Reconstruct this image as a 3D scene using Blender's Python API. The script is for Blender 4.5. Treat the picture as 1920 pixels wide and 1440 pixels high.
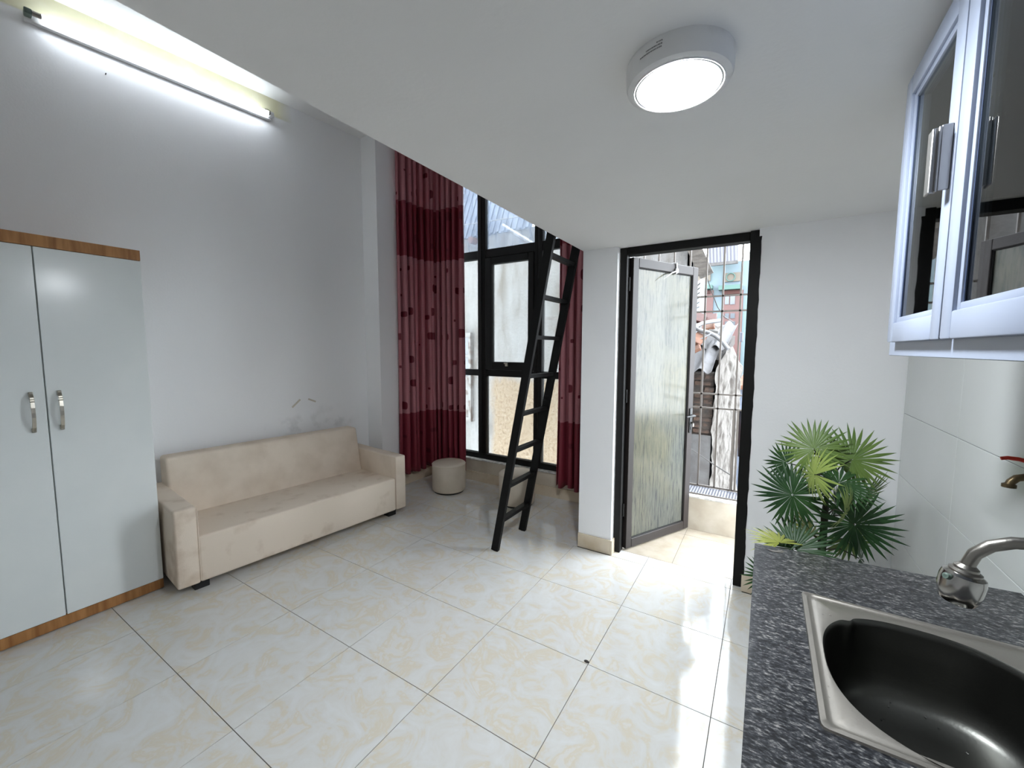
import bpy, bmesh, math, random
from mathutils import Vector, Matrix
R_ = random.Random(7)
PI = math.pi
sc = bpy.context.scene
for o in list(bpy.data.objects): bpy.data.objects.remove(o)
COL = sc.collection

# ------------------------------------------------------------------ camera
FPX = 766.0
CAM = Vector((2.6158, -0.6467, 1.4142))
YAW, PITCH, ROLL = -.5557, -.0860, .0031
CD = Vector((math.sin(YAW)*math.cos(PITCH), math.cos(YAW)*math.cos(PITCH), math.sin(PITCH)))
_r = CD.cross(Vector((0, 0, 1))).normalized(); _u = _r.cross(CD)
CR = _r*math.cos(ROLL)+_u*math.sin(ROLL); CU = -_r*math.sin(ROLL)+_u*math.cos(ROLL)
cam = bpy.data.cameras.new('camera'); camo = bpy.data.objects.new('camera', cam); COL.objects.link(camo)
cam.sensor_width = 36; cam.lens = FPX/1920*36; cam.clip_start = .02
m = Matrix((CR, CU, -CD)).transposed().to_4x4(); m.translation = CAM
camo.matrix_world = m
sc.camera = camo

def at(u, v, **k):            # pixel + one known coordinate -> point
    d = (u-960)/FPX*CR+(720-v)/FPX*CU+CD
    a, val = list(k.items())[0]; i = 'xyz'.index(a)
    return CAM+d*((val-CAM[i])/d[i])

# ------------------------------------------------------------------ world, exposure
w = bpy.data.worlds.new('overcast_sky'); sc.world = w; w.use_nodes = True
wn = w.node_tree; wn.nodes['Background'].inputs[0].default_value = (.86, .93, 1, 1)
wn.nodes['Background'].inputs[1].default_value = 9.0
vs = sc.view_settings
vs.view_transform = 'Standard'; vs.look = 'None'; vs.gamma = 1; vs.use_curve_mapping = False
vs.exposure = 0.85
sc.cycles.use_denoising = True
sc.cycles.max_bounces = 14; sc.cycles.diffuse_bounces = 8; sc.cycles.transparent_max_bounces = 24
sc.cycles.sample_clamp_indirect = 8

# ------------------------------------------------------------------ materials
def s(r, g, b, a=1):
    f = lambda c: (c/255/12.92 if c/255 <= .04045 else ((c/255+.055)/1.055)**2.4)
    return (f(r), f(g), f(b), a)

def newmat(name):
    m = bpy.data.materials.new(name); m.use_nodes = True
    return m, m.node_tree.nodes, m.node_tree.links, m.node_tree.nodes['Principled BSDF']

def ramp(N, pts):
    r = N.new('ShaderNodeValToRGB'); e = r.color_ramp.elements
    while len(e) < len(pts): e.new(.5)
    for q, (p, c) in zip(e, pts): q.position = p; q.color = c
    return r

def M(name, base, rough=.5, metal=0, col2=None, scale=6, detail=6, lo=.4, hi=.65, bump=0, bscale=60, stretch=None, spec=.5, coat=0):
    m, N, L, p = newmat(name)
    p.inputs['Base Color'].default_value = base; p.inputs['Roughness'].default_value = rough
    p.inputs['Metallic'].default_value = metal; p.inputs['Specular IOR Level'].default_value = spec
    p.inputs['Coat Weight'].default_value = coat; p.inputs['Coat Roughness'].default_value = .08
    if col2 or bump:
        tc = N.new('ShaderNodeTexCoord'); mp = N.new('ShaderNodeMapping'); L.new(tc.outputs['Object'], mp.inputs[0])
        if stretch: mp.inputs['Scale'].default_value = stretch
    if col2:
        n = N.new('ShaderNodeTexNoise'); n.inputs['Scale'].default_value = scale; n.inputs['Detail'].default_value = detail
        L.new(mp.outputs[0], n.inputs['Vector'])
        r = ramp(N, [(lo, base), (hi, col2)]); L.new(n.outputs['Fac'], r.inputs[0]); L.new(r.outputs[0], p.inputs['Base Color'])
    if bump:
        n2 = N.new('ShaderNodeTexNoise'); n2.inputs['Scale'].default_value = bscale; n2.inputs['Detail'].default_value = 4
        L.new(mp.outputs[0], n2.inputs['Vector'])
        b = N.new('ShaderNodeBump'); b.inputs['Strength'].default_value = bump; b.inputs['Distance'].default_value = .01
        L.new(n2.outputs['Fac'], b.inputs['Height']); L.new(b.outputs[0], p.inputs['Normal'])
    return m

def emit(name, col, st):
    m, N, L, p = newmat(name)
    p.inputs['Base Color'].default_value = (.8, .8, .8, 1)
    p.inputs['Emission Color'].default_value = col; p.inputs['Emission Strength'].default_value = st
    return m

def thinglass(name, tint=(.95, .97, .97, 1), film=0.0, filmcol=(.8, .8, .8, 1), scale=(20, 20, 1.5), fres=1.45, gloss=.02, lo=.45, hi=.75):
    m, N, L, p = newmat(name); N.remove(p); out = N['Material Output']
    t = N.new('ShaderNodeBsdfTransparent'); t.inputs[0].default_value = tint
    base = t
    if film:
        tr = N.new('ShaderNodeBsdfTranslucent'); tr.inputs[0].default_value = filmcol
        df = N.new('ShaderNodeBsdfDiffuse'); df.inputs[0].default_value = filmcol
        a = N.new('ShaderNodeMixShader'); a.inputs[0].default_value = .4; L.new(tr.outputs[0], a.inputs[1]); L.new(df.outputs[0], a.inputs[2])
        tc = N.new('ShaderNodeTexCoord'); mp = N.new('ShaderNodeMapping'); mp.inputs['Scale'].default_value = scale
        L.new(tc.outputs['Object'], mp.inputs[0])
        n = N.new('ShaderNodeTexNoise'); n.inputs['Scale'].default_value = 1; n.inputs['Detail'].default_value = 8; n.inputs['Roughness'].default_value = .65
        L.new(mp.outputs[0], n.inputs['Vector'])
        mr = N.new('ShaderNodeMapRange'); mr.inputs[1].default_value = lo; mr.inputs[2].default_value = hi
        mr.inputs[3].default_value = film*.55; mr.inputs[4].default_value = min(1, film*1.15)
        L.new(n.outputs['Fac'], mr.inputs[0])
        mx = N.new('ShaderNodeMixShader'); L.new(mr.outputs[0], mx.inputs[0]); L.new(t.outputs[0], mx.inputs[1]); L.new(a.outputs[0], mx.inputs[2])
        base = mx
    g = N.new('ShaderNodeBsdfGlossy'); g.inputs['Roughness'].default_value = gloss
    fr = N.new('ShaderNodeFresnel'); fr.inputs[0].default_value = fres
    mm = N.new('ShaderNodeMixShader'); L.new(fr.outputs[0], mm.inputs[0]); L.new(base.outputs[0], mm.inputs[1]); L.new(g.outputs[0], mm.inputs[2])
    L.new(mm.outputs[0], out.inputs[0])
    return m

MAT = {}
MAT['wall'] = M('white_wall_paint', s(243, 243, 244), .55, col2=s(239, 239, 241), scale=1.6, lo=.35, hi=.7, bump=.06, bscale=90)
MAT['ceil'] = M('white_ceiling_paint', s(233, 233, 233), .6, col2=s(227, 227, 227), scale=1.3, lo=.35, hi=.7, bump=.06, bscale=70)
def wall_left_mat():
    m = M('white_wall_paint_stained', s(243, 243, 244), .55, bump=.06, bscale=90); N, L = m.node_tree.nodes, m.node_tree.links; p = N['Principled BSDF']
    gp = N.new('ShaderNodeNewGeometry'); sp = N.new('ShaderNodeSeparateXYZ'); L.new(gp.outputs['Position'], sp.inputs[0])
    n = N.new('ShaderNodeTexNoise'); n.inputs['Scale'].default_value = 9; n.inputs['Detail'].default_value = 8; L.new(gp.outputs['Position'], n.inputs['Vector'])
    def mr(sock, a, b, c=0, d=1):
        q = N.new('ShaderNodeMapRange'); q.inputs[1].default_value = a; q.inputs[2].default_value = b; q.inputs[3].default_value = c; q.inputs[4].default_value = d; L.new(sock, q.inputs[0]); return q.outputs[0]
    def mul(*k):
        o = k[0]
        for x in k[1:]:
            q = N.new('ShaderNodeMath'); q.operation = 'MULTIPLY'; L.new(o, q.inputs[0]); L.new(x, q.inputs[1]); o = q.outputs[0]
        return o
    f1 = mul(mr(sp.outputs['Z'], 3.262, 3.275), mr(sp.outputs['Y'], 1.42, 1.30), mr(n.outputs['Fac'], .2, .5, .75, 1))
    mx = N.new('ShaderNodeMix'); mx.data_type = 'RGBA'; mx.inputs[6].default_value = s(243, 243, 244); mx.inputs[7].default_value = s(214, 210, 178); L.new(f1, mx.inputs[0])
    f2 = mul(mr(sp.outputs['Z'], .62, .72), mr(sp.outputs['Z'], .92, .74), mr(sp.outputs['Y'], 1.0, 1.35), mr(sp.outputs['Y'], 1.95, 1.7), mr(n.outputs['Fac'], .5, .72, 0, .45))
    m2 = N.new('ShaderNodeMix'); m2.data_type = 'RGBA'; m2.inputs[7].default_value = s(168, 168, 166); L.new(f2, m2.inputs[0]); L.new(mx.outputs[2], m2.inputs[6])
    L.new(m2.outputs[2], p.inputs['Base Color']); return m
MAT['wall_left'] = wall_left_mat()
MAT['grout'] = M('grey_grout', s(96, 92, 86), .9)
MAT['black'] = M('black_powder_coat', s(14, 13, 12), .5, spec=.25)
MAT['ladder'] = M('black_ladder_paint', s(10, 10, 10), .5, spec=.22)
MAT['brownalu'] = M('dark_brown_aluminium', s(44, 39, 37), .45, spec=.3)
MAT['whiteladen'] = M('white_gloss_board', s(226, 230, 229), .18, spec=.45, col2=s(220, 225, 225), scale=2)
MAT['oak'] = M('oak_laminate', s(176, 126, 74), .45, col2=s(140, 92, 48), scale=5, stretch=(9, 9, .8), lo=.35, hi=.7)
MAT['steel'] = M('brushed_steel', s(150, 146, 140), .32, metal=1, bump=.04, bscale=200)
MAT['rim'] = M('light_brushed_rim', s(164, 159, 152), .4, metal=1, bump=.03, bscale=200)
MAT['bowl'] = M('reflection_darkened_bowl', s(88, 88, 85), .36, metal=1, bump=.03, bscale=200)  # sink steel with the dim reflections of the bowl put into its colour
MAT['satin'] = M('satin_nickel', s(190, 184, 172), .28, metal=1)
MAT['chrome'] = M('chrome', s(176, 174, 170), .18, metal=1)
MAT['alu'] = M('silver_aluminium', s(170, 168, 166), .32, metal=.9)
MAT['whitealu'] = M('white_coated_aluminium', s(146, 154, 172), .3, spec=.4)
MAT['sofa'] = M('beige_suede', s(222, 208, 192), .85, col2=s(202, 186, 168), scale=4.5, lo=.45, hi=.8, bump=.12, bscale=220, spec=.15)
MAT['sofawear'] = M('beige_suede_worn', s(219, 205, 189), .85, col2=s(190, 170, 150), scale=7, lo=.54, hi=.8, bump=.12, bscale=220, spec=.15)
MAT['blackplastic'] = M('black_plastic', s(18, 18, 18), .5)
MAT['leather'] = M('cream_leatherette', s(205, 194, 178), .5, col2=s(190, 178, 160), scale=5, lo=.45, hi=.75, spec=.3)
MAT['lampbody'] = M('white_lamp_plastic', s(222, 222, 222), .4, col2=s(200, 198, 195), scale=14, lo=.5, hi=.8)
MAT['lampglow'] = emit('lamp_diffuser_glow', (.9, .96, 1, 1), 200)
MAT['tubeglow'] = emit('tube_glow', (.84, .92, 1, 1), 10)
MAT['red'] = M('red_plastic_lever', s(196, 44, 20), .35)
MAT['brass'] = M('old_brass', s(120, 104, 78), .4, metal=.9, col2=s(80, 72, 58), scale=30)
MAT['greycap'] = M('green_grey_plastic', s(88, 104, 96), .4)
MAT['skirt'] = M('cream_skirting_tile', s(214, 200, 178), .25, col2=s(196, 176, 146), scale=7, lo=.45, hi=.75)
MAT['walltile'] = M('white_wall_tile', s(206, 209, 208), .12, col2=s(201, 204, 202), scale=2)
MAT['tape'] = M('old_tape', s(206, 198, 186), .6)
MAT['tie'] = M('clear_plastic_tie', s(168, 166, 163), .4)
MAT['cut'] = M('rough_grey_cement', s(170, 168, 164), .85, col2=s(215, 212, 206), scale=25, lo=.4, hi=.6, bump=.3, bscale=60)
MAT['pot'] = M('brown_plastic_pot', s(84, 60, 44), .5)
MAT['soil'] = M('dark_soil', s(50, 38, 30), .9, bump=.5, bscale=60)
MAT['trunk'] = M('green_trunk_wrap', s(58, 92, 50), .7, col2=s(32, 44, 26), scale=40, stretch=(1, 1, 6))
MAT['stalk'] = M('dark_stalk', s(40, 38, 26), .7)
MAT['glass'] = thinglass('clear_window_glass', film=.05, filmcol=s(225, 225, 222), scale=(14, 14, 2.0))
MAT['stainglass'] = thinglass('lime_streaked_glass', film=.5, filmcol=s(140, 152, 170), scale=(45, 45, 5), lo=.4, hi=.66)
MAT['cabglass'] = thinglass('grey_cabinet_glass', tint=(.55, .58, .56, 1), fres=1.6, gloss=.015)
MAT['mesh'] = M('galvanised_mesh', s(112, 114, 124), .5, metal=.2)
MAT['grille'] = M('dull_steel_bar', s(84, 78, 72), .5, metal=.2)
MAT['baywall'] = M('cream_bay_render', s(206, 196, 180), .6, col2=s(190, 178, 160), scale=6)
MAT['parapet'] = M('cream_render', s(178, 170, 156), .7, col2=s(162, 152, 136), scale=6)

def marble():
    m, N, L, p = newmat('cream_marble_tile')
    tc = N.new('ShaderNodeTexCoord'); oi = N.new('ShaderNodeObjectInfo')
    mul = N.new('ShaderNodeMath'); mul.operation = 'MULTIPLY'; mul.inputs[1].default_value = 60; L.new(oi.outputs['Random'], mul.inputs[0])
    ad = N.new('ShaderNodeVectorMath'); L.new(tc.outputs['Object'], ad.inputs[0]); L.new(mul.outputs[0], ad.inputs[1])
    n = N.new('ShaderNodeTexNoise'); n.inputs['Scale'].default_value = 6.5; n.inputs['Detail'].default_value = 10; n.inputs['Roughness'].default_value = .62; n.inputs['Distortion'].default_value = 1.6
    L.new(ad.outputs[0], n.inputs['Vector'])
    r = ramp(N, [(.34, s(211, 211, 209)), (.50, s(207, 205, 200)), (.585, s(207, 198, 180)), (.64, s(210, 207, 201)), (.8, s(204, 204, 203))])
    L.new(n.outputs['Fac'], r.inputs[0]); L.new(r.outputs[0], p.inputs['Base Color'])
    p.inputs['Roughness'].default_value = .08; p.inputs['Specular IOR Level'].default_value = .42
    n2 = N.new('ShaderNodeTexNoise'); n2.inputs['Scale'].default_value = 9; L.new(ad.outputs[0], n2.inputs['Vector'])
    n3 = N.new('ShaderNodeTexNoise'); n3.inputs['Scale'].default_value = 160; L.new(ad.outputs[0], n3.inputs['Vector'])
    sm = N.new('ShaderNodeMath'); sm.operation = 'MULTIPLY_ADD'; sm.inputs[1].default_value = .06; L.new(n3.outputs['Fac'], sm.inputs[0]); L.new(n2.outputs['Fac'], sm.inputs[2])
    b = N.new('ShaderNodeBump'); b.inputs['Strength'].default_value = .05; b.inputs['Distance'].default_value = .01
    L.new(sm.outputs[0], b.inputs['Height']); L.new(b.outputs[0], p.inputs['Normal'])
    return m
MAT['marble'] = marble()
MAT['darkened_tile'] = M('darkened_cream_balcony_tile', s(176, 166, 150), .3, col2=s(160, 147, 128), scale=9, detail=8, lo=.4, hi=.7)  # the cream floor tile with its colour darkened against the strong balcony daylight

def granite():
    m, N, L, p = newmat('dark_speckled_granite')
    tc = N.new('ShaderNodeTexCoord'); mp = N.new('ShaderNodeMapping'); mp.inputs['Rotation'].default_value = (0, 0, .7); mp.inputs['Scale'].default_value = (1, 2.3, 1)
    L.new(tc.outputs['Object'], mp.inputs[0])
    n = N.new('ShaderNodeTexNoise'); n.inputs['Scale'].default_value = 88; n.inputs['Detail'].default_value = 5; n.inputs['Roughness'].default_value = .7
    L.new(mp.outputs[0], n.inputs['Vector'])
    r = ramp(N, [(.40, s(13, 14, 18)), (.48, s(40, 42, 47)), (.56, s(74, 75, 77)), (.66, s(150, 147, 142))])
    L.new(n.outputs['Fac'], r.inputs[0])
    n2 = N.new('ShaderNodeTexNoise'); n2.inputs['Scale'].default_value = 9; L.new(tc.outputs['Object'], n2.inputs['Vector'])
    r2 = ramp(N, [(.35, (.55, .56, .6, 1)), (.7, (1, 1, 1, 1))]); L.new(n2.outputs['Fac'], r2.inputs[0])
    mx = N.new('ShaderNodeMix'); mx.data_type = 'RGBA'; mx.blend_type = 'MULTIPLY'; mx.inputs[0].default_value = 1
    L.new(r.outputs[0], mx.inputs[6]); L.new(r2.outputs[0], mx.inputs[7]); L.new(mx.outputs[2], p.inputs['Base Color'])
    p.inputs['Roughness'].default_value = .28
    return m
MAT['granite'] = granite()

def curtain_mat():
    m, N, L, p = newmat('burgundy_banded_curtain')
    uv = N.new('ShaderNodeUVMap'); sp = N.new('ShaderNodeSeparateXYZ'); L.new(uv.outputs[0], sp.inputs[0])
    mr = N.new('ShaderNodeMath'); mr.operation = 'DIVIDE'; mr.inputs[1].default_value = 3.6; L.new(sp.outputs['Y'], mr.inputs[0])
    dk, lt = s(140, 50, 64), s(194, 128, 136)
    r = ramp(N, [(0, dk), (.752/3.6, lt), (2.31/3.6, dk), (2.84/3.6, lt)]); r.color_ramp.interpolation = 'CONSTANT'
    L.new(mr.outputs[0], r.inputs[0])
    # woven dashes
    wv = N.new('ShaderNodeTexWave'); wv.bands_direction = 'Y'; wv.inputs['Scale'].default_value = 45; wv.inputs['Distortion'].default_value = 1.5
    L.new(uv.outputs[0], wv.inputs['Vector'])
    mx0 = N.new('ShaderNodeMix'); mx0.data_type = 'RGBA'; mx0.blend_type = 'MULTIPLY'; mx0.inputs[0].default_value = .22
    L.new(r.outputs[0], mx0.inputs[6]); L.new(wv.outputs['Color'], mx0.inputs[7])
    # scattered rounded squares
    mp = N.new('ShaderNodeMapping'); mp.inputs['Scale'].default_value = (5.2, 4.2, 1); L.new(uv.outputs[0], mp.inputs[0])
    v = N.new('ShaderNodeTexVoronoi'); v.voronoi_dimensions = '2D'; v.distance = 'MINKOWSKI'; v.inputs['Exponent'].default_value = 4; v.inputs['Scale'].default_value = 1; v.inputs['Randomness'].default_value = .6
    L.new(mp.outputs[0], v.inputs['Vector'])
    sc_ = N.new('ShaderNodeSeparateColor'); L.new(v.outputs['Color'], sc_.inputs[0])
    th = N.new('ShaderNodeMath'); th.operation = 'MULTIPLY'; th.inputs[1].default_value = .19; L.new(sc_.outputs[1], th.inputs[0])
    ls = N.new('ShaderNodeMath'); ls.operation = 'LESS_THAN'; L.new(v.outputs['Distance'], ls.inputs[0]); L.new(th.outputs[0], ls.inputs[1])
    mx = N.new('ShaderNodeMix'); mx.data_type = 'RGBA'; L.new(ls.outputs[0], mx.inputs[0]); L.new(mx0.outputs[2], mx.inputs[6]); mx.inputs[7].default_value = s(112, 34, 48)
    L.new(mx.outputs[2], p.inputs['Base Color']); p.inputs['Roughness'].default_value = .42; p.inputs['Specular IOR Level'].default_value = .4
    p.inputs['Sheen Weight'].default_value = 0
    t = N.new('ShaderNodeBsdfTranslucent'); L.new(mx.outputs[2], t.inputs[0])
    ms = N.new('ShaderNodeMixShader'); ms.inputs[0].default_value = .14; L.new(p.outputs[0], ms.inputs[1]); L.new(t.outputs[0], ms.inputs[2])
    L.new(ms.outputs[0], N['Material Output'].inputs[0])
    return m
MAT['curtain'] = curtain_mat()

def doorglass():
    m, N, L, p = newmat('water_marked_frosted_glass'); N.remove(p); out = N['Material Output']
    tc = N.new('ShaderNodeTexCoord')
    mp = N.new('ShaderNodeMapping'); mp.inputs['Scale'].default_value = (75, 75, 7); L.new(tc.outputs['Object'], mp.inputs[0])
    n = N.new('ShaderNodeTexNoise'); n.inputs['Scale'].default_value = 1; n.inputs['Detail'].default_value = 7; n.inputs['Roughness'].default_value = .7; n.inputs['Distortion'].default_value = .6; L.new(mp.outputs[0], n.inputs['Vector'])
    big = N.new('ShaderNodeTexNoise'); big.inputs['Scale'].default_value = 2.2; L.new(tc.outputs['Object'], big.inputs['Vector'])
    r = ramp(N, [(.40, s(122, 125, 122)), (.46, s(148, 148, 140)), (.6, s(158, 157, 147))])
    L.new(n.outputs['Fac'], r.inputs[0])
    rb = ramp(N, [(.4, s(246, 243, 226)), (.65, s(232, 236, 238))]); L.new(big.outputs['Fac'], rb.inputs[0])
    mx = N.new('ShaderNodeMix'); mx.data_type = 'RGBA'; mx.blend_type = 'MULTIPLY'; mx.inputs[0].default_value = 1; L.new(r.outputs[0], mx.inputs[6]); L.new(rb.outputs[0], mx.inputs[7])
    tr = N.new('ShaderNodeBsdfTranslucent'); L.new(mx.outputs[2], tr.inputs[0])
    df = N.new('ShaderNodeBsdfDiffuse'); L.new(mx.outputs[2], df.inputs[0])
    a = N.new('ShaderNodeMixShader'); a.inputs[0].default_value = .3; L.new(tr.outputs[0], a.inputs[1]); L.new(df.outputs[0], a.inputs[2])
    t = N.new('ShaderNodeBsdfTransparent'); t.inputs[0].default_value = (.95, .95, .92, 1)
    mr = N.new('ShaderNodeMapRange'); mr.inputs[1].default_value = .38; mr.inputs[2].default_value = .62; mr.inputs[3].default_value = .74; mr.inputs[4].default_value = .88
    L.new(n.outputs['Fac'], mr.inputs[0])
    b = N.new('ShaderNodeMixShader'); L.new(mr.outputs[0], b.inputs[0]); L.new(t.outputs[0], b.inputs[1]); L.new(a.outputs[0], b.inputs[2])
    g = N.new('ShaderNodeBsdfGlossy'); g.inputs['Roughness'].default_value = .12
    fr = N.new('ShaderNodeFresnel'); fr.inputs[0].default_value = 1.4
    mm = N.new('ShaderNodeMixShader'); L.new(fr.outputs[0], mm.inputs[0]); L.new(b.outputs[0], mm.inputs[1]); L.new(g.outputs[0], mm.inputs[2])
    L.new(mm.outputs[0], out.inputs[0]); return m
MAT['doorglass'] = doorglass()

# ------------------------------------------------------------------ mesh helpers
ORG = {}
class MB:
    def __init__(self): self.v, self.f, self.sm = [], [], []
    def add(self, vs_, fs, smooth=False):
        b = len(self.v); self.v += [Vector(q) for q in vs_]
        for f in fs: self.f.append([b+i for i in f]); self.sm.append(smooth)
        return self
    def box(self, x0, x1, y0, y1, z0, z1):
        return self.add([(x0,y0,z0),(x1,y0,z0),(x1,y1,z0),(x0,y1,z0),(x0,y0,z1),(x1,y0,z1),(x1,y1,z1),(x0,y1,z1)],
                 [(3,2,1,0),(4,5,6,7),(0,1,5,4),(1,2,6,5),(2,3,7,6),(3,0,4,7)])
    def rbox(self, x0, x1, y0, y1, z0, z1, r=.01, seg=3, xf=None, smooth=True):
        bm = bmesh.new(); bmesh.ops.create_cube(bm, size=1)
        for q in bm.verts: q.co = Vector(((x0+x1)/2+q.co.x*(x1-x0), (y0+y1)/2+q.co.y*(y1-y0), (z0+z1)/2+q.co.z*(z1-z0)))
        bmesh.ops.bevel(bm, geom=list(bm.edges), offset=r, segments=seg, profile=.5, affect='EDGES')
        bm.verts.index_update()
        vs_ = [xf(q.co) if xf else q.co.copy() for q in bm.verts]; fs = [[q.index for q in f.verts] for f in bm.faces]
        bm.free(); return self.add(vs_, fs, smooth)
    def prism(self, poly, z0, z1):
        n = len(poly); a = sum(poly[i][0]*poly[(i+1) % n][1]-poly[(i+1) % n][0]*poly[i][1] for i in range(n))
        if a < 0: poly = poly[::-1]
        vs_ = [(x, y, z0) for x, y in poly]+[(x, y, z1) for x, y in poly]
        return self.add(vs_, [list(range(n))[::-1], list(range(n, 2*n))]+[(i, (i+1) % n, n+(i+1) % n, n+i) for i in range(n)])
    def bar(self, a, b, w, h, up=(0, 0, 1)):     # rectangular bar a->b, w sideways, h along 'up'
        a, b = Vector(a), Vector(b); d = (b-a).normalized(); sd = d.cross(Vector(up)).normalized(); uu = sd.cross(d)
        q = [sd*(i*w/2)+uu*(j*h/2) for i, j in ((-1,-1),(1,-1),(1,1),(-1,1))]
        return self.add([a+k for k in q]+[b+k for k in q], [(0,1,2,3),(7,6,5,4),(1,0,4,5),(2,1,5,6),(3,2,6,7),(0,3,7,4)])
    def tube(self, path, r, n=10, caps=True):
        path = [Vector(p) for p in path]; rs = r if isinstance(r, (list, tuple)) else [r]*len(path)
        rings = []; prev = None
        for i, p in enumerate(path):
            t = (path[min(i+1, len(path)-1)]-path[max(i-1, 0)]).normalized()
            if prev is None:
                sd = t.cross(Vector((0, 0, 1)));  sd = sd if sd.length > 1e-3 else t.cross(Vector((0, 1, 0)))
            else: sd = prev-t*prev.dot(t)
            sd.normalize(); prev = sd; bi = t.cross(sd)
            rings.append([p+(sd*math.cos(2*PI*k/n)+bi*math.sin(2*PI*k/n))*rs[i] for k in range(n)])
        vs_ = [q for rg in rings for q in rg]
        fs = [(i*n+k, i*n+(k+1) % n, (i+1)*n+(k+1) % n, (i+1)*n+k) for i in range(len(path)-1) for k in range(n)]
        self.add(vs_, fs, True)
        if caps: self.add(rings[0], [list(range(n))[::-1]]); self.add(rings[-1], [list(range(n))])
        return self
    def lathe(self, prof, c, n=40, smooth=True, caps=(True, True)):
        c = Vector(c); vs_ = []
        for r, z in prof:
            for k in range(n):
                a = 2*PI*k/n; vs_.append(c+Vector((r*math.cos(a), r*math.sin(a), z)))
        fs = [(i*n+k, i*n+(k+1) % n, (i+1)*n+(k+1) % n, (i+1)*n+k) for i in range(len(prof)-1) for k in range(n)]
        self.add(vs_, fs, smooth)
        if caps[0] and prof[0][0] > 1e-4: self.add(vs_[:n], [list(range(n))[::-1]])
        if caps[1] and prof[-1][0] > 1e-4: self.add(vs_[-n:], [list(range(n))])
        return self
    def build(self, name, mat, parent=None, local=False):
        off = Vector((0, 0, 0)) if (parent is None or local) else ORG.get(parent.name, Vector((0, 0, 0)))
        me = bpy.data.meshes.new(name); me.from_pydata([tuple(q-off) for q in self.v], [], self.f)
        me.polygons.foreach_set('use_smooth', self.sm); me.update()
        bm = bmesh.new(); bm.from_mesh(me); bmesh.ops.remove_doubles(bm, verts=bm.verts, dist=1e-6) if False else None
        bmesh.ops.recalc_face_normals(bm, faces=bm.faces); bm.to_mesh(me); bm.free()
        if any(self.sm): me.set_sharp_from_angle(angle=math.radians(40))
        me.materials.append(MAT[mat] if isinstance(mat, str) else mat)
        o = bpy.data.objects.new(name, me); COL.objects.link(o)
        if parent is not None: o.parent = parent
        ORG[o.name] = off
        return o

def tag(o, label, cat, group=None, kind=None):
    o['label'] = label; o['category'] = cat
    if group: o['group'] = group
    if kind: o['kind'] = kind
    return o
def thing(name, label, cat, loc=(0, 0, 0), rotz=0, group=None, kind=None):
    o = bpy.data.objects.new(name, None); COL.objects.link(o); o.location = loc; o.rotation_euler = (0, 0, rotz)
    o.empty_display_size = .05
    ORG[o.name] = Vector(loc); return tag(o, label, cat, group, kind)
def struct(name, mb, mat, label, cat, parent=None):
    return tag(mb.build(name, mat, parent), label, cat, None, 'structure')

# ------------------------------------------------------------------ the room
LOFT, TOP, YB = 2.075, 3.40, -2.5
WL0, WL1 = (-1.22, YB), (-.76, 2.045)
floor = MB().box(-1.4, 3.32, YB-.1, 2.02, -.2, -.0025).box(-.68, 1.62, 2.0, 2.95, -.2, -.0025).box(1.6, 3.32, 2.0, 2.95, -.2, -.0025)
floor = struct('floor', floor, 'grout', 'glossy cream marble tile floor of the room', 'floor')
_tm = {}
def tile(x0, x1, y0, y1, g=.0014, mt='marble'):
    w_, h_ = round(x1-x0, 4), round(y1-y0, 4)+(10 if mt != 'marble' else 0)
    if (w_, h_) not in _tm:
        a, b, c = w_/2-g, (h_ % 10)/2-g, .0003
        vs_ = [(-a,-b,-.012),(a,-b,-.012),(a,b,-.012),(-a,b,-.012),(-a,-b,-c),(a,-b,-c),(a,b,-c),(-a,b,-c),(-a+c,-b+c,0),(a-c,-b+c,0),(a-c,b-c,0),(-a+c,b-c,0)]
        fs = [(8,9,10,11)]+[(i,(i+1)%4,4+(i+1)%4,4+i) for i in range(4)]+[(4+i,4+(i+1)%4,8+(i+1)%4,8+i) for i in range(4)]
        me = bpy.data.meshes.new('floor_tile'); me.from_pydata(vs_, [], fs); me.materials.append(MAT[mt]); _tm[(w_, h_)] = me
    o = bpy.data.objects.new('floor_tile', _tm[(w_, h_)]); COL.objects.link(o); o.parent = floor
    o.location = ((x0+x1)/2, (y0+y1)/2, 0)
for i in range(-5, 4):
    for j in range(-3, 7):
        if j == -3 and i > -3: continue
        x0, x1 = j*.5, min(j*.5+.5, 3.2)
        tile(x0, x1, i*.5, i*.5+.5)
for (y0, y1) in ((2.0, 2.5), (2.5, 2.80)):
    for x0, x1 in ((-.53, 0), (0, .5), (.5, 1), (1, 1.527)): tile(x0, x1, y0, y1)
for x0, x1 in ((1.765, 2.0), (2.0, 2.5), (2.5, 2.56)): tile(x0, x1, 2.0, 2.12)
for x0, x1 in ((1.65, 2.15), (2.15, 2.65), (2.65, 3.15)): tile(x0, x1, 2.12, 2.62, mt='darkened_tile'); tile(x0, x1, 2.62, 2.75, mt='darkened_tile')

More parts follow.
